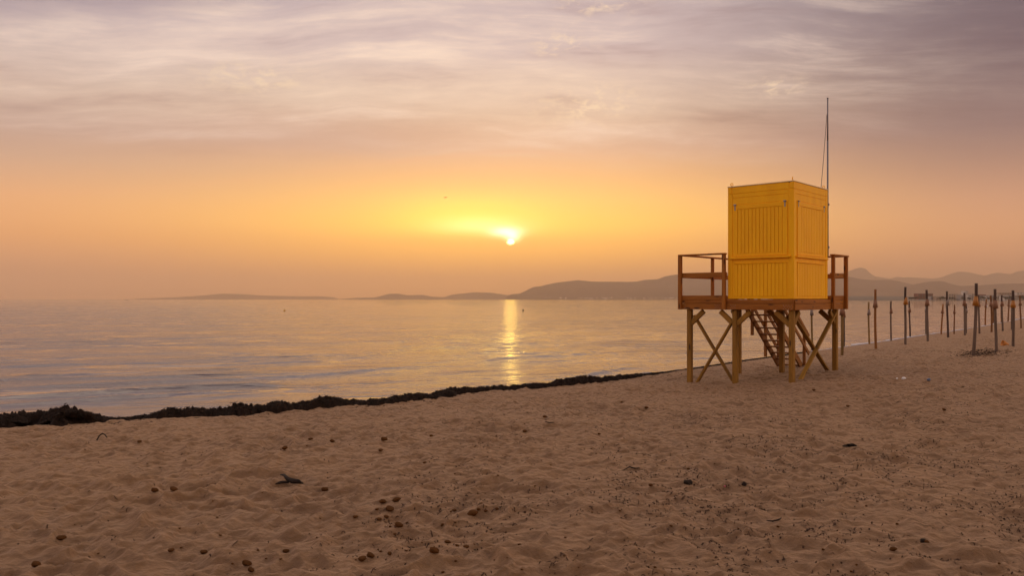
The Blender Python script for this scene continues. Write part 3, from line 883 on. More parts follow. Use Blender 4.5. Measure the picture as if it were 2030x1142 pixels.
PO = [
 (1669, 704.8, 1669, 589, 5.6, 'olive', 'brown', 'olive wooden post just behind the right edge of the lifeguard platform'),
 (1672.6, 687, 1672.6, 603, 3.6, 'dark', 'brown', 'thin dark post peeping out behind the olive post beside the platform'),
 (1610.6, 690, 1609, 596, 3.8, 'olive', 'grey', 'wooden post seen through the cross braces under the lifeguard platform'),
 (1723, 682.2, 1721.6, 598.7, 3.4, 'olive', 'grey', 'short olive post at the waterline left of a taller orange brown one'),
 (1736.3, 691.2, 1734.8, 573.9, 4.8, 'orange', 'brown', 'tall orange brown post with a wide brown collar, nearest right of the tower'),
 (1766.3, 675.9, 1766.1, 596.9, 3.1, 'grey', 'brown', 'short grey post alone at the waterline between two tall posts'),
 (1793.9, 681.5, 1794.8, 569.1, 4.6, 'grey', 'yellow', 'tall grey post with a yellow collar showing on its left side'),
 (1803.8, 669.3, 1803, 596.9, 3.1, 'dark', 'brown', 'short dark post close right of the tall grey post with yellow collar'),
 (1839.3, 675.8, 1836.2, 574.8, 4.4, 'grey', 'brown', 'tall left leaning grey post with a dark head, under the red brown building'),
 (1836.2, 664.4, 1836, 597, 3.2, 'grey', 'grey', 'short post nearly hidden behind the left leaning tall grey post'),
 (1866.3, 662.7, 1868.5, 602.8, 3.0, 'orange', 'brown', 'short orange post leaning right at the edge of the surf'),
 (1878.8, 669, 1877, 577.7, 3.9, 'dark', 'grey', 'tall dark post leaning left between two short posts at the surf'),
 (1891.7, 661.6, 1891.9, 604.6, 2.5, 'brown', 'brown', 'thin short post with a small collar right of the tall dark post'),
 (1912.7, 664.5, 1912.5, 581, 3.9, 'grey', 'brown', 'grey post with a brown collar, left of the biggest leaning post'),
 (1914.9, 660.7, 1915, 602, 3.0, 'grey', 'grey', 'post almost hidden behind the grey post with brown collar'),
 (1930.7, 704.8, 1934.9, 561.9, 6.0, 'grey', 'yellow', 'tallest thickest grey post, leaning right, seaweed round its foot'),
 (1934.4, 651.4, 1935, 592, 2.9, 'brown', 'brown', 'post hidden behind the tallest leaning post'),
 (1974.3, 696.9, 1974.6, 573.3, 5.2, 'grey', 'brown', 'thick upright grey post right of the tallest one, at the seaweed patch'),
 (2009, 686, 2008.5, 576, 5.0, 'grey', 'yellow', 'thick grey post with a bright yellow collar, right of the orange cone'),
 (2006, 652.8, 2005.7, 587, 3.0, 'grey', 'grey', 'post behind the thick grey post with bright yellow collar'),
 (1941.4, 660.7, 1941, 585.3, 3.6, 'grey', 'brown', 'mid sized grey post close right of the tallest leaning post'),
 (1953.5, 645.6, 1954.2, 592.6, 2.8, 'orange', 'brown', 'orange post with a white patch on its collar at the water edge', True),
 (1965.6, 658.3, 1965.3, 585.8, 3.5, 'brown', 'brown', 'brown post close left of the thick upright grey post'),
 (1969.7, 639.5, 1968.8, 592.5, 2.4, 'orange', 'yellow', 'thin far post with a yellow collar, squeezed between brown and thick grey posts'),
 (1987.2, 655.7, 1985.5, 584.9, 3.4, 'grey', 'brown', 'grey post leaning left, right of the thick upright grey one'),
 (1985, 638, 1985, 594, 2.2, 'brown', 'brown', 'thin post half hidden behind the grey post that leans left'),
 (1998.9, 637.7, 1999.7, 593.6, 2.5, 'brown', 'brown', 'thin far brown post standing left of the bright yellow collar'),
 (2023.7, 649.3, 2022.6, 586.6, 2.9, 'brown', 'brown', 'reddish brown post at the right edge of the row'),
]
for p in PO:
    post(*p[:8], sticker=(len(p) > 8))
# cone cap fallen off a post
X, Y, Z = ground_at(1987, 685)
bm = bmesh.new()
S2 = 18
prof = [(0.03, 0.19), (0.075, 0.09), (0.105, 0.0), (0.098, 0.0), (0.068, 0.085), (0.024, 0.18)]
rings = [[bm.verts.new((a * math.cos(2 * math.pi * j / S2), a * math.sin(2 * math.pi * j / S2), b)) for j in range(S2)] for a, b in prof]
for k in range(6):
    for j in range(S2):
        bm.faces.new((rings[k][j], rings[k][(j + 1) % S2], rings[(k + 1) % 6][(j + 1) % S2], rings[(k + 1) % 6][j]))
o = link('cone_cap', bm_mesh('cone', bm, True), None, mat_plain('faded_orange_plastic', (190, 116, 40), 0.6, 0.15))
o.location = (X, Y, Z + 0.065); o.rotation_euler = (0, R(104), R(-8))
tag(o, 'fallen orange brown cone cap from a post, lying on the sand between two thick posts', 'cone cap')

# ------------------------------------------------------------------ seaweed bank along the waterline
FOOT = np.array([(-30, 849, 14), (0, 849, 17), (40, 846, 22), (62, 844, 34), (85, 843, 36), (105, 843, 26), (125, 842, 19), (160, 839, 22), (195, 837, 22), (230, 835, 12), (280, 832, 14), (310, 831, 24), (350, 829, 22), (390, 827, 22), (420, 825, 19),
                 (480, 823, 27), (515, 819, 19), (550, 817, 26), (600, 812, 19), (660, 808, 23), (700, 805, 14), (760, 801, 12), (800, 797, 15), (850, 791, 14), (900, 784, 11), (912, 781, 17), (960, 777, 14),
                 (1000, 773, 12), (1050, 769, 12), (1100, 765, 11), (1140, 761, 15), (1175, 758, 16), (1210, 755, 11), (1260, 748, 10), (1300, 742, 7), (1350, 734, 4.5), (1400, 727, 4), (1480, 714, 3), (1540, 706, 2.5), (1600, 697, 2)])
def weed_bank():
    fx_, fy_, hh = [], [], []
    for px, py, hp in FOOT:
        X, Y, _ = ground_at(px, py + 1.5, False)
        fx_.append(X); fy_.append(Y); hh.append(hp)
    fx_, fy_, hh = np.array(fx_), np.array(fy_), np.array(hh)
    arc = np.concatenate([[0], np.cumsum(np.hypot(np.diff(fx_), np.diff(fy_)))])
    n = 2600
    ts = np.linspace(0, arc[-1], n)
    PX = np.interp(ts, arc, fx_); PY = np.interp(ts, arc, fy_)
    kk = np.ones(71) / 71
    PXs = np.convolve(np.pad(PX, 35, 'edge'), kk, 'valid'); PYs = np.convolve(np.pad(PY, 35, 'edge'), kk, 'valid')
    tx_, ty_ = np.gradient(PXs), np.gradient(PYs)
    ln = np.hypot(tx_, ty_); nx, ny = -ty_ / ln, tx_ / ln            # towards the water
    hp = np.interp(ts, arc, hh)
    dist = PY
    H = np.maximum(1.0 * hp * dist / F_PX - 0.045, 0.02)
    Wd = np.interp(hp, [3, 14], [0.22, 0.50]) + 1.5 * H
    v = np.linspace(-0.08, 1.15, 60)
    V, T = np.meshgrid(v, np.arange(n), indexing='ij')
    X = PX[T] + nx[T] * Wd[T] * V
    Y = PY[T] + ny[T] * Wd[T] * V
    foot_n = 0.22 * fbm(ts[T] * 3.2, V * 0 + 3.0, 3, 0.5, 7)
    Vv = np.clip(V + foot_n * 0.6, 0, 1)
    prof = np.clip(np.sin(np.clip(Vv * 1.02, 0, 1) ** 0.75 * np.pi), 0, 1) ** 0.75
    lump = 1 + 0.18 * fbm(X * 2.2, Y * 2.2, 2, 0.5, 15) + 0.28 * fbm(X * 6, Y * 6, 3, 0.55, 17) + 0.22 * fbm(X * 15, Y * 15, 3, 0.6, 19) + 0.16 * fbm(X * 40, Y * 40, 2, 0.5, 29)
    Z0 = np.maximum(sand_z(X, Y), -0.02)
    Z = Z0 + H[T] * prof * np.maximum(lump, 0.15) - 0.03 * (prof < 0.03)
    me = grid_mesh('seaweed', X, Y, Z, M_WEED)
    # loose ribbons sticking out of the bank
    rg = np.random.default_rng(5)
    K = 60000
    ii = rg.integers(0, n, K); jj = rg.integers(2, 56, K)
    P0 = np.stack([X[jj, ii], Y[jj, ii], Z[jj, ii]], -1)
    extra = rg.random(K) < 0.05
    off_ = rg.normal(0, 0.22, K) * extra
    P0[:, 0] -= nx[ii] * np.abs(off_) * 2; P0[:, 1] -= ny[ii] * np.abs(off_) * 2
    P0[extra, 2] = sand_z(P0[extra, 0], P0[extra, 1])
    a = rg.uniform(0, 2 * np.pi, K); L = rg.uniform(0.015, 0.055, K); e = rg.normal(0.0, 0.14, K)
    dv = np.stack([np.cos(a) * np.cos(e), np.sin(a) * np.cos(e), np.sin(e)], -1) * L[:, None]
    wv_ = np.stack([-np.sin(a), np.cos(a), rg.normal(0, .5, K)], -1) * rg.uniform(0.003, 0.008, K)[:, None]
    P0[:, 2] += 0.004
    q = np.stack([P0 - wv_, P0 + wv_, P0 + dv + wv_ * .6, P0 + dv - wv_ * .6], 1).reshape(-1, 3)
    co0 = np.empty(len(me.vertices) * 3, np.float32); me.vertices.foreach_get('co', co0)
    nv = len(me.vertices)
    lv = np.empty(len(me.loops), np.int32); me.loops.foreach_get('vertex_index', lv)
    fq = np.concatenate([lv.reshape(-1, 4), nv + np.arange(4 * K).reshape(-1, 4)])
    co = np.concatenate([co0.reshape(-1, 3), q])
    o = link('seaweed_bank', raw_mesh('seaweed_bank', co, fq, M_WEED))
    tag(o, 'long dark bank of washed up seaweed along the waterline', 'seaweed', kind='stuff')
    bpy.data.meshes.remove(me)
weed_bank()

# ------------------------------------------------------------------ foam at the right hand waterline
def foam():
    xs = np.linspace(11.5, 75, 900)
    ys = shore_y(xs); sl = np.interp(xs, _sx, _sl)
    ln = np.sqrt(1 + sl ** 2); nx, ny = -sl / ln, 1 / ln
    ts = np.concatenate([[0], np.cumsum(np.hypot(np.diff(xs), np.diff(ys)))])
    wd_ = np.clip(0.10 + 0.55 * fbm(ts * 0.22, ts * 0 + 1.3, 4, 0.55, 3), 0.0, 2) * np.clip((xs - 11.5) / 4, 0, 1) + 0.03
    st_ = 0.15 * fbm(ts * 0.6, ts * 0 + 7.3, 3, 0.5, 8)
    v = np.linspace(0, 1, 7)
    V, T = np.meshgrid(v, np.arange(len(xs)), indexing='ij')
    d = st_[T] - 0.12 + wd_[T] * V
    X = xs[T] + nx[T] * d; Y = ys[T] + ny[T] * d
    Z = np.maximum(sand_z(X, Y), 0.0) + 0.012 + 0.03 * np.sin(V * np.pi) * (0.6 + fbm(X * 3, Y * 3, 2, .5, 4))
    o = link('foam', grid_mesh('foam', X, Y, Z, M_FOAM))
    tag(o, 'pale line of foam where small waves meet the sand', 'foam', kind='stuff')
foam()

# ------------------------------------------------------------------ litter of the strandline
def lumpy(name, rx, ry, rz, seed, sub=3, amp=0.16):
    bm = bmesh.new()
    bmesh.ops.create_icosphere(bm, subdivisions=sub, radius=1.0)
    rd = random.Random(seed)
    ph = [rd.uniform(0, 6) for _ in range(9)]
    for v in bm.verts:
        c = v.co
        k = 1 + amp * (math.sin(2.1 * c.x + ph[0]) * math.cos(1.7 * c.y + ph[1]) + 0.6 * math.sin(3.7 * c.z + 2.9 * c.x + ph[2]) + 0.35 * math.sin(7.3 * c.y + 5.1 * c.z + ph[3]) + 0.25 * rd.uniform(-1, 1))
        v.co = Vector((c.x * rx * k, c.y * ry * k, c.z * rz * k))
    return bm_mesh(name, bm, True)
BALL_ME = []
for k in range(5):
    me = lumpy('seaweed_ball', 0.5, 0.36 + 0.06 * (k % 3), 0.30 + 0.04 * (k % 2), 40 + k)
    me.materials.append(M_BALL)
    BALL_ME.append(me)
def ball(px, py, wpx, label, sink=0.25, tw=None):
    X, Y, Z = ground_at(px, py)
    s = 0.80 * wpx * Y / F_PX
    o = bpy.data.objects.new('seaweed_ball', random.choice(BALL_ME))
    COL.objects.link(o)
    o.scale = (s, s, s * random.uniform(0.8, 1.05))
    o.location = (X, Y, Z + s * 0.30 * (1 - sink))
    o.rotation_euler = (random.uniform(-.2, .2), random.uniform(-.25, .25), tw if tw is not None else random.uniform(-0.5, 0.5))
    tag(o, label, 'seaweed ball', 'seaweed balls on the sand')
    return o
BALLS = [
 (122, 1071, 23, 'big brown seaweed ball with a cleft top, alone at lower left of the sand'),
 (72, 1124, 24, 'smooth oval brown seaweed ball nearest the lower left corner'),
 (277, 878, 11, 'round brown seaweed ball just right of the bent black stick'),
 (307, 975, 17, 'flat brown seaweed ball, left one of a pair side by side'),
 (345, 974, 19, 'plump brown seaweed ball, right one of a pair side by side'),
 (490, 1122, 24, 'big brown seaweed ball at the bottom edge left of the scrap covered sand'),
 (498, 1134, 18, 'seaweed ball tucked in front of the big one at the bottom edge'),
 (405, 1098, 18, 'brown seaweed ball with a scrap of weed on its right side'),
 (340, 1094, 16, 'dark lumpy seaweed ball left of the ball with a weed scrap'),
 (564, 891, 14, 'brown seaweed ball below the bank, leftmost of three in a row'),
 (616, 873, 12, 'small dark seaweed ball, upper left of the three in a row'),
 (659, 877, 13, 'dark seaweed ball, rightmost of the three in a row'),
 (755, 895, 12, 'dark round seaweed ball below the pair of long weed lumps'),
 (762, 874, 16, 'long light brown weed lump lying slanted in mid sand'),
 (855, 866, 9, 'small upright seaweed ball near a sprinkle of crumbs in mid sand'),
 (842, 919, 9, 'small lone seaweed ball in the smooth middle sand'),
 (644, 974, 18, 'long flat brown seaweed ball right of the forked driftwood'),
 (758, 998, 17, 'dark brown seaweed ball, left of the central cluster of three'),
 (785, 995, 20, 'orange brown seaweed ball, upper right of the central cluster of three'),
 (773, 1014, 24, 'largest seaweed ball, front of the central cluster of three'),
 (747, 1012, 10, 'little pale seaweed ball on the left of the central cluster'),
 (705, 1027, 13, 'flat seaweed ball left below the central cluster'),
 (752, 1032, 13, 'seaweed ball right below the central cluster, left of two'),
 (766, 1027, 12, 'seaweed ball right below the central cluster, right of two'),
 (791, 1045, 22, 'dark big seaweed ball with a tail of scraps, below the cluster'),
 (900, 1014, 12, 'round tan seaweed ball standing free right of the cluster'),
 (936, 1022, 24, 'wide seaweed ball heaped on weed scraps right of the cluster'),
 (949, 1012, 11, 'pale seaweed ball on the right of the wide heaped one'),
 (963, 1015, 9, 'dark small seaweed ball between two pale round ones'),
 (985, 1011, 9, 'pale round seaweed ball, rightmost of the row beside the cluster'),
 (887, 1078, 15, 'red brown seaweed ball above a dark one near the bottom'),
 (907, 1084, 10, 'black seaweed ball below the red brown one'),
 (925, 1087, 15, 'tan flat seaweed ball right of the black one'),
 (861, 1096, 26, 'wide low seaweed lump near the bottom middle'),
 (773, 1101, 14, 'seaweed ball at the bottom left of the wide low lump'),
 (735, 1105, 20, 'light brown seaweed ball at the bottom, right of a buried one'),
 (718, 1112, 22, 'half buried seaweed ball in front of the light brown one'),
 (567, 1096, 16, 'half buried seaweed ball at the bottom left of the scraps'),
 (1080, 828, 11, 'grey brown seaweed ball above a short black stick'),
 (1040, 857, 11, 'brown seaweed ball left of the short black stick'),
 (1281, 810, 10, 'flat orange brown seaweed ball in front of the tower'),
 (1233, 799, 7, 'tiny dark seaweed ball up the beach left of the flat orange one'),
 (1188, 862, 8, 'small red brown seaweed ball in the bare sand left of the tower'),
 (1365, 931, 8, 'small oval tan seaweed ball right of a cast up twig'),
 (1872, 814, 10, 'dark seaweed ball with a pointed top on the right hand sand'),
 (1680, 807, 10, 'dark flat seaweed ball in front of the tower on its right'),
 (1613, 775, 9, 'dark seaweed lump just in front of the near tower leg'),
 (1770, 1092, 17, 'orange brown seaweed ball near the bottom right'),
 (1836, 1076, 12, 'black round seaweed lump near the bottom right'),
 (1290, 964, 12, 'dark oval seaweed ball above the thick scatter of scraps'),
]
for i, (px, py, w, lb) in enumerate(BALLS):
    ball(px, py, w, lb, 0.2 if i < 20 else 0.3)
rd = random.Random(11)
for k in range(120):
    if k < 60:
        px = rd.gauss(830, 260); py = 1142 - abs(rd.gauss(0, 130))
    else:
        px = rd.uniform(20, 2020); py = 780 + 350 * rd.random() ** 1.3
    if not (5 < px < 2025) or py < 700 + 160 * max(0, 1 - px / 1500) or py > 1140: continue
    if 1340 < px < 1680 and py < 770: continue
    _, Y, _ = ground_at(px, py)
    w = rd.uniform(0.010, 0.026) * F_PX / Y
    ball(px, py, w, 'thumb sized brown weed nodule scattered loose on the sand', 0.3)

# crumbs and ribbons of dry seagrass: nobody could count them
def scraps():
    rg = np.random.default_rng(23)
    pts = []
    def dens(X, Y):
        px = W_PX / 2 + X / Y * F_PX; py = HOR + (CZ - 0.52) / Y * F_PX
        right = np.clip((px - 560) / 700, 0.06, 1)
        low = np.clip((py - 720) / 330, 0.10, 1)
        n = fbm(X * 0.9, Y * 0.9, 3, 0.55, 77) 
        n2 = fbm(X * 3.5, Y * 3.5, 2, 0.5, 79)
        patch = np.clip(0.30 + 1.0 * n + 0.7 * n2, 0.02, 1)
        core = 0.9 * np.exp(-((px - 1400) / 190) ** 2 - ((py - 1025) / 75) ** 2) + 0.4 * np.exp(-((px - 850) / 190) ** 2 - ((py - 1060) / 70) ** 2)
        return np.clip(right * low * patch * 1.0 + core * patch, 0, 1)
    N = 340000
    A = rg.uniform(R(-40), R(40), N); rr_ = np.sqrt(rg.uniform(3.2 ** 2, 26 ** 2, N))
    keep_r = rg.random(N) < np.clip((7.5 / rr_) ** 0.6, 0, 1)
    X = rr_ * np.sin(A); Y = rr_ * np.cos(A)
    s = shore_s(X, Y)
    ok = keep_r & (s > 1.8) & (rg.random(N) < dens(X, Y)) & (np.abs(A) < R(39))
    X, Y, rr_ = X[ok], Y[ok], rr_[ok]
    co, fc = [], []
    n = len(X)
    Z = sand_z(X, Y)
    for i in range(n):
        L = rg.uniform(0.008, 0.036) * (2.0 if rg.random() < 0.22 else 1.0)
        w = rg.uniform(0.0018, 0.0045)
        if rg.random() < 0.35: L *= 0.35; w *= 1.7
        a = rg.uniform(0, 2 * np.pi); cv = rg.normal(0, 1.3)
        k = 4
        x, y = 0.0, 0.0
        P = []
        for j in range(k + 1):
            P.append((x, y, a)); x += math.cos(a) * L / k; y += math.sin(a) * L / k; a += cv / k
        b0 = len(co)
        lift = rg.uniform(0.002, 0.012)
        for j, (x, y, aa) in enumerate(P):
            ww = w * (1 - 0.6 * abs(j / k - .4))
            zz = lift * math.sin(j / k * math.pi) + 0.003
            ox, oy = -math.sin(aa) * ww, math.cos(aa) * ww
            co.append((X[i] + x + ox, Y[i] + y + oy, zz)); co.append((X[i] + x - ox, Y[i] + y - oy, zz + w * rg.uniform(-.2, .9)))
        for j in range(k):
            q = b0 + 2 * j
            fc.append((q, q + 1, q + 3, q + 2))
    co = np.array(co)
    co[:, 2] += sand_z(co[:, 0], co[:, 1])
    o = link('seagrass_scraps', raw_mesh('seagrass_scraps', co, np.array(fc), M_SCRAP))
    tag(o, 'dark crumbs and ribbons of dry seagrass strewn over the sand', 'seagrass', kind='stuff')
    print('scraps', n)
    # the seaweed round the feet of the two thick posts
    co, fc = [], []
    for i in range(380):
        px = 1945 + rg.normal(0, 24); py = 701 + rg.normal(0, 4.0) - (px - 1945) * 0.06
        x, y, z = ground_at(px, py)
        a = rg.uniform(0, 6.28); L = rg.uniform(.03, .12); w = rg.uniform(.004, .011)
        b0 = len(co)
        for t_ in (0, .5, 1):
            xx, yy = x + math.cos(a + t_) * L * t_, y + math.sin(a + t_) * L * t_
            zz = float(sand_z(xx, yy)) + 0.006 + 0.012 * math.sin(t_ * math.pi)
            co.append((xx - math.sin(a) * w, yy + math.cos(a) * w, zz)); co.append((xx + math.sin(a) * w, yy - math.cos(a) * w, zz + w))
        fc += [(b0, b0 + 1, b0 + 3, b0 + 2), (b0 + 2, b0 + 3, b0 + 5, b0 + 4)]
    o = link('seaweed_patch', raw_mesh('seaweed_patch', np.array(co), np.array(fc), M_SCRAP))
    tag(o, 'dark patch of seaweed at the foot of the two thickest posts', 'seaweed', kind='stuff')
scraps()

def twig(name, pts, radii, label, cat, mat=M_DRIFT, lift=0.0):
    """a bent stick following pixels on the sand; third value = height above the sand"""
    bm = bmesh.new()
    X0, Y0, Z0 = ground_at(pts[0][0], pts[0][1])
    P = []
    for px, py, hz in pts:
        X, Y, Z = ground_at(px, py)
        P.append(Vector((X - X0, Y - Y0, Z - Z0 + hz + 0.012)))
    S = 8
    rings = []
    for k, p in enumerate(P):
        d = (P[min(k + 1, len(P) - 1)] - P[max(k - 1, 0)]).normalized()
        qm = d.to_track_quat('X', 'Z').to_matrix()
        r = radii[k]
        rings.append([bm.verts.new(p + qm @ Vector((0, r * math.cos(2 * math.pi * j / S) * random.uniform(.85, 1.15), r * math.sin(2 * math.pi * j / S)))) for j in range(S)])
    for k in range(len(P) - 1):
        for j in range(S):
            bm.faces.new((rings[k][j], rings[k][(j + 1) % S], rings[k + 1][(j + 1) % S], rings[k + 1][j]))
    bm.faces.new(rings[0][::-1]); bm.faces.new(rings[-1])
    o = link(name, bm_mesh(name, bm, True), None, mat)
    o.location = (X0, Y0, Z0)
    tag(o, label, cat)
    return o
twig('driftwood', [(556, 948, .015), (563, 953, .035), (570, 958, .022), (580, 961, .018), (592, 961, .012), (601, 962, .0)], [.005, .012, .018, .024, .018, .004], 'forked dark driftwood stick lying in the left middle sand', 'driftwood')
twig('driftwood', [(546, 964, .0), (556, 963, .012), (566, 962, .012), (573, 961, .006)], [.004, .013, .013, .006], 'flat driftwood sliver just left of the forked stick', 'driftwood')
twig('stick', [(192, 875, .0), (197, 871, .03), (203, 870, .05), (208, 871, .045), (212, 873, .02)], [.007, .008, .009, .008, .006], 'bent black stick arching out of the sand at left', 'stick')
twig('stick', [(1081, 841, .012), (1090, 842, .008), (1099, 841, .008)], [.005, .007, .004], 'short black stick lying below the grey brown seaweed ball', 'stick')
twig('stick', [(1235, 936, .0), (1248, 932, .015), (1258, 934, .01), (1268, 931, .0)], [.003, .006, .006, .003], 'dark cast up twig in the sand left of the small tan ball', 'stick')
twig('stick', [(1672, 887, .0), (1683, 890, .02), (1690, 889, .02), (1698, 887, .0)], [.01, .018, .018, .006], 'curved brown bark scrap on the sand in front of the tower', 'stick')
twig('stick', [(1520, 1036, .0), (1532, 1041, .012), (1544, 1038, .012), (1549, 1031, .0)], [.003, .006, .006, .003], 'hooked dark twig among the scraps at lower right', 'stick')
def chunk(px, py, w, h, label, seed, name='driftwood', cat='driftwood', mat=M_DRIFT):
    X, Y, Z = ground_at(px, py)
    s = w * Y / F_PX
    me = lumpy(name, s / 2, s * .35, s * h, seed, 2, 0.22)
    me.materials.append(mat)
    o = link(name, me)
    o.location = (X, Y, Z + s * h * .5)
    tag(o, label, cat)
chunk(1364, 960, 17, .38, 'dark low chunk of wood above the scrap covered sand', 3)
chunk(1475, 963, 9, .55, 'small upright dark wood stump right of the low chunk', 5)
chunk(1830, 1076, 14, .35, 'black wood chunk beside the round weed lump at lower right', 8)
M_WHITE = mat_plain('white_plastic', (232, 226, 222), 0.5, 0.05)
chunk(1791, 752, 8, .35, 'crumpled white plastic scrap, the bigger one, right of the tower', 11, 'litter', 'litter', M_WHITE)
chunk(1778, 751.5, 3.6, .4, 'tiny white plastic crumb left of the bigger scrap', 12, 'litter', 'litter', M_WHITE)
chunk(1841, 755, 7, .4, 'blue grey plastic cap half sunk in the sand right of the white scraps', 13, 'litter', 'litter', mat_plain('blue_plastic', (78, 92, 120), 0.5))
chunk(1437, 966, 4, .4, 'tiny pink plastic scrap by the dark wood chunk', 14, 'litter', 'litter', mat_plain('pink_plastic', (200, 96, 110), 0.5))

# ------------------------------------------------------------------ buoys, boat and gull
def at_px(px, py, Y): return (px - W_PX / 2) / F_PX * Y, Y, CZ + (HOR - py) / F_PX * Y
def buoy(px, py, d, col, label):
    x = (px - W_PX / 2) / F_PX * d
    root = empty('buoy', (x, d, 0)); tag(root, label, 'buoy')
    me = lumpy('float', .17, .17, .17, 2, 3, 0.02); link('float', me, root, mat_plain('buoy_paint', col, 0.5)).location = (0, 0, .08)
    bm = bmesh.new(); add_cyl(bm, (0, 0, .22), (0, 0, .36), .05, .03, 10)
    link('top_eye', bm_mesh('top_eye', bm), root, M_STEEL)
buoy(564, 617, 141, (224, 168, 20), 'yellow buoy floating on the sea left of the sun path')
buoy(1037, 616, 147, (60, 52, 30), 'dark buoy floating just right of the sun path')
x, y, z = at_px(252, 592.6, 2600)
bt = empty('boat', (x, y, 0)); tag(bt, 'tiny faint boat on the horizon left of the island', 'boat')
bm = bmesh.new()
rows = []
for t_ in np.linspace(-1, 1, 9):
    w = 1.5 * (1 - max(0, t_) ** 2.2) * (0.85 if t_ < -.8 else 1); sh = 1.1 + 0.4 * max(0, t_) ** 2
    rows.append([bm.verts.new((t_ * 4.2, w * a, b * sh)) for a, b in ((-1, 1), (-.8, .1), (0, -.3), (.8, .1), (1, 1))])
for k in range(8):
    for j in range(4): bm.faces.new((rows[k][j], rows[k][j + 1], rows[k + 1][j + 1], rows[k + 1][j]))
    bm.faces.new((rows[k][4], rows[k][0], rows[k + 1][0], rows[k + 1][4]))
bm.faces.new(rows[0]); 
link('hull', bm_mesh('hull', bm), bt, mat_plain('hull_paint', (120, 110, 100), 0.5))
bm = bmesh.new(); add_box(bm, (-1.2, -.9, 1.05), (1.2, .9, 2.5), .15); link('cabin', bm_mesh('cabin', bm), bt, mat_plain('boat_cabin', (150, 140, 130), .5))
gx, gy, gzz = at_px(883, 391.5, 300)
bm = bmesh.new()
prof = [(-.28, .01), (-.2, .05), (-.05, .075), (.1, .065), (.2, .04), (.25, .045), (.30, .03), (.36, .004)]
rings = [[bm.verts.new((0 + r_ * math.cos(a), x_, r_ * .9 * math.sin(a))) for a in [2 * math.pi * j / 8 for j in range(8)]] for x_, r_ in prof]
for k in range(len(prof) - 1):
    for j in range(8): bm.faces.new((rings[k][j], rings[k][(j + 1) % 8], rings[k + 1][(j + 1) % 8], rings[k + 1][j]))
for sg in (-1, 1):
    st_ = [(0.05, .10, -.10, .03), (.28, .13, -.08, .13), (.5, .08, -.10, .10), (.72, -.06, -.13, .17)]
    up_ = [[bm.verts.new((sg * x_, a, z_ + dz_)) for a in (y0, y1) for dz_ in (0, -.012)] for x_, y0, y1, z_ in st_]
    for k in range(3):
        A_, B_ = up_[k], up_[k + 1]
        for q in ((A_[0], A_[2], B_[2], B_[0]), (A_[1], B_[1], B_[3], A_[3]), (A_[0], B_[0], B_[1], A_[1]), (A_[2], A_[3], B_[3], B_[2])): bm.faces.new(q)
gull = link('bird', bm_mesh('bird', bm, True), None, mat_plain('bird_plumage', (44, 38, 34), .8))
gull.location = (gx, gy, gzz); gull.rotation_euler = (R(42), R(-8), R(20)); gull.scale = (1, 1.15, 1)
tag(gull, 'small bird gliding in the yellow sky left above the sun', 'bird')

# ------------------------------------------------------------------ far shore town on the right
M_TOWN = {k: mat_plain('town_' + k, c, .8, .08, .3) for k, c in (('cream', (178, 160, 142)), ('white', (192, 180, 170)), ('sandstone', (164, 138, 116)), ('grey', (150, 142, 138)), ('redbrown', (116, 66, 54)))}
M_PANE = mat_plain('dark_panes', (96, 88, 84), .4)
M_TREE = mat_plain('town_foliage', (52, 52, 38), .95, .4, .3)
YT = 1290.0
xs_, ys_ = np.linspace(632, 1700, 60), np.linspace(0, 1, 10)
U, V = np.meshgrid(xs_, ys_, indexing='xy')
Yl = YT - 30 + (xs_[None, :] - 632) * 0.02 + V * 900 + 12 * fbm(U * .01, V * 0 + 2, 3, .5, 4) * (1 - V)
Zl = -0.6 + 2.1 * np.clip(V * 12, 0, 1) + 9 * V
edge = np.clip((U - 632) / 20, 0, 1)
o = link('coast', grid_mesh('coast', U, Yl, Zl * edge - 1.0 * (1 - edge), mat_plain('coast_ground', (96, 82, 66), .9, .3, .05))); tag(o, kind='structure')
def building(px0, px1, ytop, dY, mat, label, floors=None, hipped=False):
    Y = YT + dY
    x0, x1 = (px0 - 1015) / F_PX * Y, (px1 - 1015) / F_PX * Y
    h = CZ + (HOR - ytop) / F_PX * Y
    z0 = 1.0 + dY * 0.01
    dp = 14.0
    root = empty('building', ((x0 + x1) / 2, Y, z0)); tag(root, label, 'building', 'buildings of the town across the bay')
    w = x1 - x0; hh = h - z0
    bm = bmesh.new()
    add_box(bm, (-w / 2, 0, -1), (w / 2, dp, hh - .6))
    add_box(bm, (-w / 2 - .3, -.3, hh - .59), (w / 2 + .3, dp + .3, hh))
    nf = floors or max(2, int(hh / 3.1))
    for f in range(1, nf):
        add_box(bm, (-w * .46, -1.1, f * hh / nf - .25), (w * .46, -.005, f * hh / nf + .55))
    nc = max(2, int(w / 4.5))
    for f in range(nf):
        for c in range(nc):
            cx = -w / 2 + w * (c + .5) / nc
            z_ = f * hh / nf + .75
            add_box(bm, (cx - w / nc * .3, -.06, z_), (cx + w / nc * .3, .05, z_ + hh / nf * .5), mi=1)
    wl = link('wall', bm_mesh('wall', bm), root, M_TOWN[mat]); wl.data.materials.append(M_PANE)
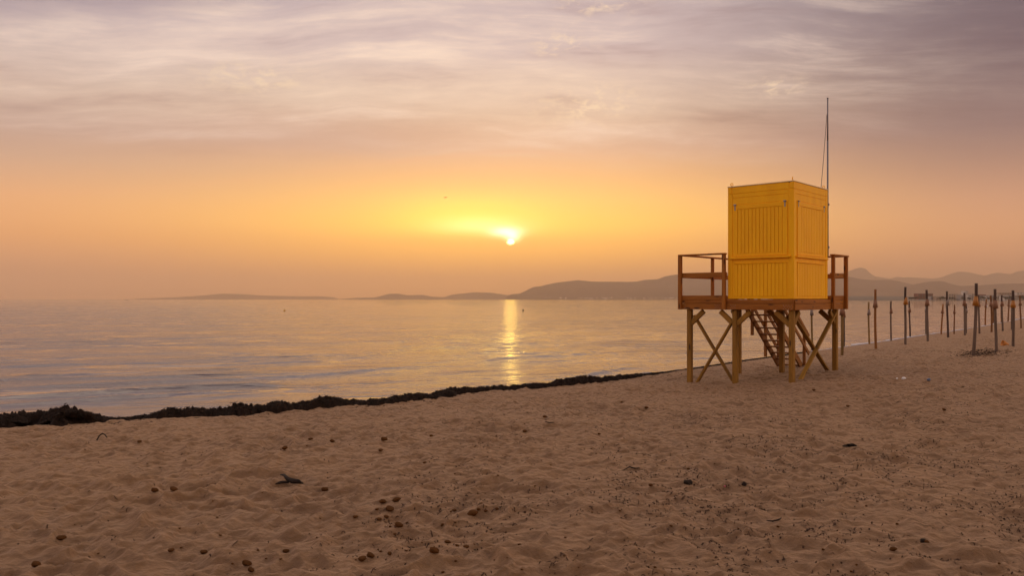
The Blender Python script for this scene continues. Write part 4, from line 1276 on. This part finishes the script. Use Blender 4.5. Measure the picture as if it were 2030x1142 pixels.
TOWN = [
 (1820, 1849.5, 582, 60, 'redbrown', 'wide red brown block standing apart at the left end of the seafront town', 4),
 (1846, 1856, 587.5, 20, 'grey', 'low grey building beside the wide red brown block', None),
 (1856, 1866, 588.5, 10, 'sandstone', 'low sandstone house left of the seafront trees', None),
 (1880.5, 1891, 583.2, 10, 'cream', 'cream apartment block right behind the tall dark post', None),
 (1891.5, 1899, 582.6, 20, 'sandstone', 'sandstone apartment block in the row left of the pale tower', None),
 (1899.5, 1905.5, 583.4, 10, 'cream', 'narrow cream block next to the sandstone one', None),
 (1906, 1912, 585, 0, 'grey', 'low grey block in front of the pale tower', None),
 (1914.5, 1919, 576.8, 70, 'white', 'slim pale tower, the tallest building of the far town', 7),
 (1919.5, 1926, 584, 10, 'white', 'white block right of the slim pale tower', None),
 (1926.5, 1932, 582, 30, 'cream', 'cream block left behind the tallest leaning post', None),
 (1937, 1946, 586, 0, 'grey', 'low grey block right of the tallest leaning post', None),
 (1947, 1954, 584, 30, 'redbrown', 'small brown block in the middle of the town', None),
 (1955, 1963, 586.5, 0, 'white', 'low white building with a bright front, mid town', None),
 (1963.5, 1971, 585.4, 20, 'grey', 'grey block left of the thick upright post', None),
 (1978, 1990, 584.5, 20, 'cream', 'wide cream building right of the thick upright post', None),
 (1981, 2006, 580.4, 160, 'sandstone', 'very wide pale hall rising behind the seafront row', 3),
 (1991, 1998, 587, 0, 'white', 'small white house in front of the wide pale hall', None),
 (1999, 2005, 585, 10, 'grey', 'grey block left of the post with bright yellow collar', None),
 (2015.5, 2046, 580, 110, 'white', 'large white block behind the trees at the right edge', 4),
 (2012, 2020, 586, 0, 'cream', 'low cream house in front of the large white block', None),
 (2021, 2031, 585, 10, 'sandstone', 'sandstone house at the right edge of the town', None),
 (2033, 2044, 584, 10, 'cream', 'cream block past the sandstone house at the right edge', None),
]
for b in TOWN: building(*b[:6], floors=b[6])
# trees of the far promenade
def town_tree(px, ytop, dY, w, label):
    Y = YT + dY - 10
    x = (px - 1015) / F_PX * Y
    h = CZ + (HOR - ytop) / F_PX * Y - .8
    root = empty('tree', (x, Y, .8)); tag(root, label, 'tree', 'trees on the far promenade')
    bm = bmesh.new(); add_cyl(bm, (0, 0, -.5), (0, 0, h * .5), .3, .15, 6)
    link('trunk', bm_mesh('trunk', bm), root, M_DRIFT)
    rg = np.random.default_rng(int(px * 7))
    K = 420
    d = rg.normal(0, 1, (K, 3)); d /= np.linalg.norm(d, axis=1)[:, None]
    r_ = rg.uniform(.45, 1, K)[:, None] ** .5
    cl = np.array([[rg.normal(0, .4), rg.normal(0, .4), rg.normal(0, .25)] for _ in range(7)])
    ctr = cl[rg.integers(0, 7, K)]
    P = (d * r_ * .55 + ctr) * np.array([w / 2, w / 2, h * .33]) + np.array([0, 0, h * .64])
    a = rg.normal(0, 1, (K, 3)); b_ = np.cross(a, d); b_ /= np.linalg.norm(b_, axis=1)[:, None]; c_ = np.cross(b_, d)
    s = rg.uniform(.3, .7, K)[:, None]
    q = np.stack([P - b_ * s, P + c_ * s * .8, P + b_ * s, P - c_ * s * .8], 1).reshape(-1, 3)
    link('crown', raw_mesh('crown', q, np.arange(4 * K).reshape(-1, 4), M_TREE, False), root)
for i, (px, yt, dY, w) in enumerate([(1807, 588.6, 0, 7), (1814, 587.8, 0, 8), (1864, 589, 0, 7), (1869.5, 587.5, 0, 8), (1873, 588.4, 0, 6), (1886, 589, -6, 5), (1910, 588.4, -6, 7), (1922, 588.6, -6, 6),
                                     (1934, 586.6, -6, 6), (1946, 586.4, -4, 9), (1951, 588, -6, 6), (1960, 588.8, -6, 5), (1975, 587.4, -6, 7), (1994, 587, -8, 6), (2003, 586.2, -6, 8), (2023, 585.8, -6, 9), (2028, 587, -6, 6)]):
    town_tree(px, yt, dY, w, 'dark small tree on the promenade in front of the far town')
# low dark moles in the bay
def mole(px0, px1, d, label):
    x0, x1 = (px0 - 1015) / F_PX * d, (px1 - 1015) / F_PX * d
    n = 60
    u = np.linspace(0, 1, n); v = np.linspace(0, 1, 9)
    V, U = np.meshgrid(v, u, indexing='ij')
    X = x0 + (x1 - x0) * U; Y = d + (V - .5) * 16
    Z = np.sin(V * np.pi) * np.sin(np.clip(U, .001, .999) * np.pi) ** .4 * (1.9 + .5 * fbm(X * .3, Y * .3, 2, .5, 3)) - .3
    o = link('breakwater', grid_mesh('breakwater', X, Y, Z, mat_plain('dark_rock', (64, 56, 50), .9, .3, .3)))
    tag(o, label, 'breakwater')
mole(1722, 1748, 1900, 'low dark breakwater left of the town, the farther left one')
mole(1781, 1818, 1500, 'low dark breakwater next to the red brown block')
# far-off villages on the hill foot: read as one pale sprinkle
def village():
    rg = np.random.default_rng(3)
    co, fc = [], []
    def put(px, up, D):
        Y = D - 690 + up * 24; X = (px - 1015) / F_PX * Y
        z = 4 + up * (6.5 if D > 8000 else 6.0)
        w, h, dp = rg.uniform(7, 22), rg.uniform(6, 13), 10
        b = len(co)
        for dz_ in (-8, h):
            for ax, ay in ((-w / 2, 0), (w / 2, 0), (w / 2, dp), (-w / 2, dp)): co.append((X + ax, Y + ay, z + dz_))
        fc.extend([(b, b + 1, b + 5, b + 4), (b + 1, b + 2, b + 6, b + 5), (b + 2, b + 3, b + 7, b + 6), (b + 3, b, b + 4, b + 7), (b + 4, b + 5, b + 6, b + 7)])
    for k in range(380):
        px = rg.choice([rg.uniform(1080, 1345), rg.normal(1185, 22), rg.normal(1245, 25), rg.normal(1325, 20), rg.normal(1700, 16), rg.uniform(1345, 1440)])
        put(px, abs(rg.normal(0, 3.2)), 8200)
    o = link('village', raw_mesh('village', np.array(co), np.array(fc), mat_plain('village_walls', (240, 232, 222), .8, .1, .01), False))
    tag(o, 'pale sprinkle of far houses at the foot of the hills', 'village', kind='stuff')
village()

# ------------------------------------------------------------------ the hazy air
HZ_TOP = 560.0
bm = bmesh.new()
add_box(bm, (-21000, -21000, -4.2), (21000, 21000, HZ_TOP))
hz = link('haze', bm_mesh('haze', bm))
hm = bpy.data.materials.new('haze')
hm.use_nodes = True
ht = NT(hm.node_tree)
ht.n.clear()
vol = ht.node('ShaderNodeVolumePrincipled')
vol.inputs['Color'].default_value = (1.0, 0.80, 0.61, 1)
vol.inputs['Density'].default_value = 1.15e-4
vol.inputs['Anisotropy'].default_value = 0.75
ho = ht.node('ShaderNodeOutputMaterial')
ht.l.new(vol.outputs[0], ho.inputs['Volume'])
hz.data.materials.append(hm)
tag(hz, kind='stuff')
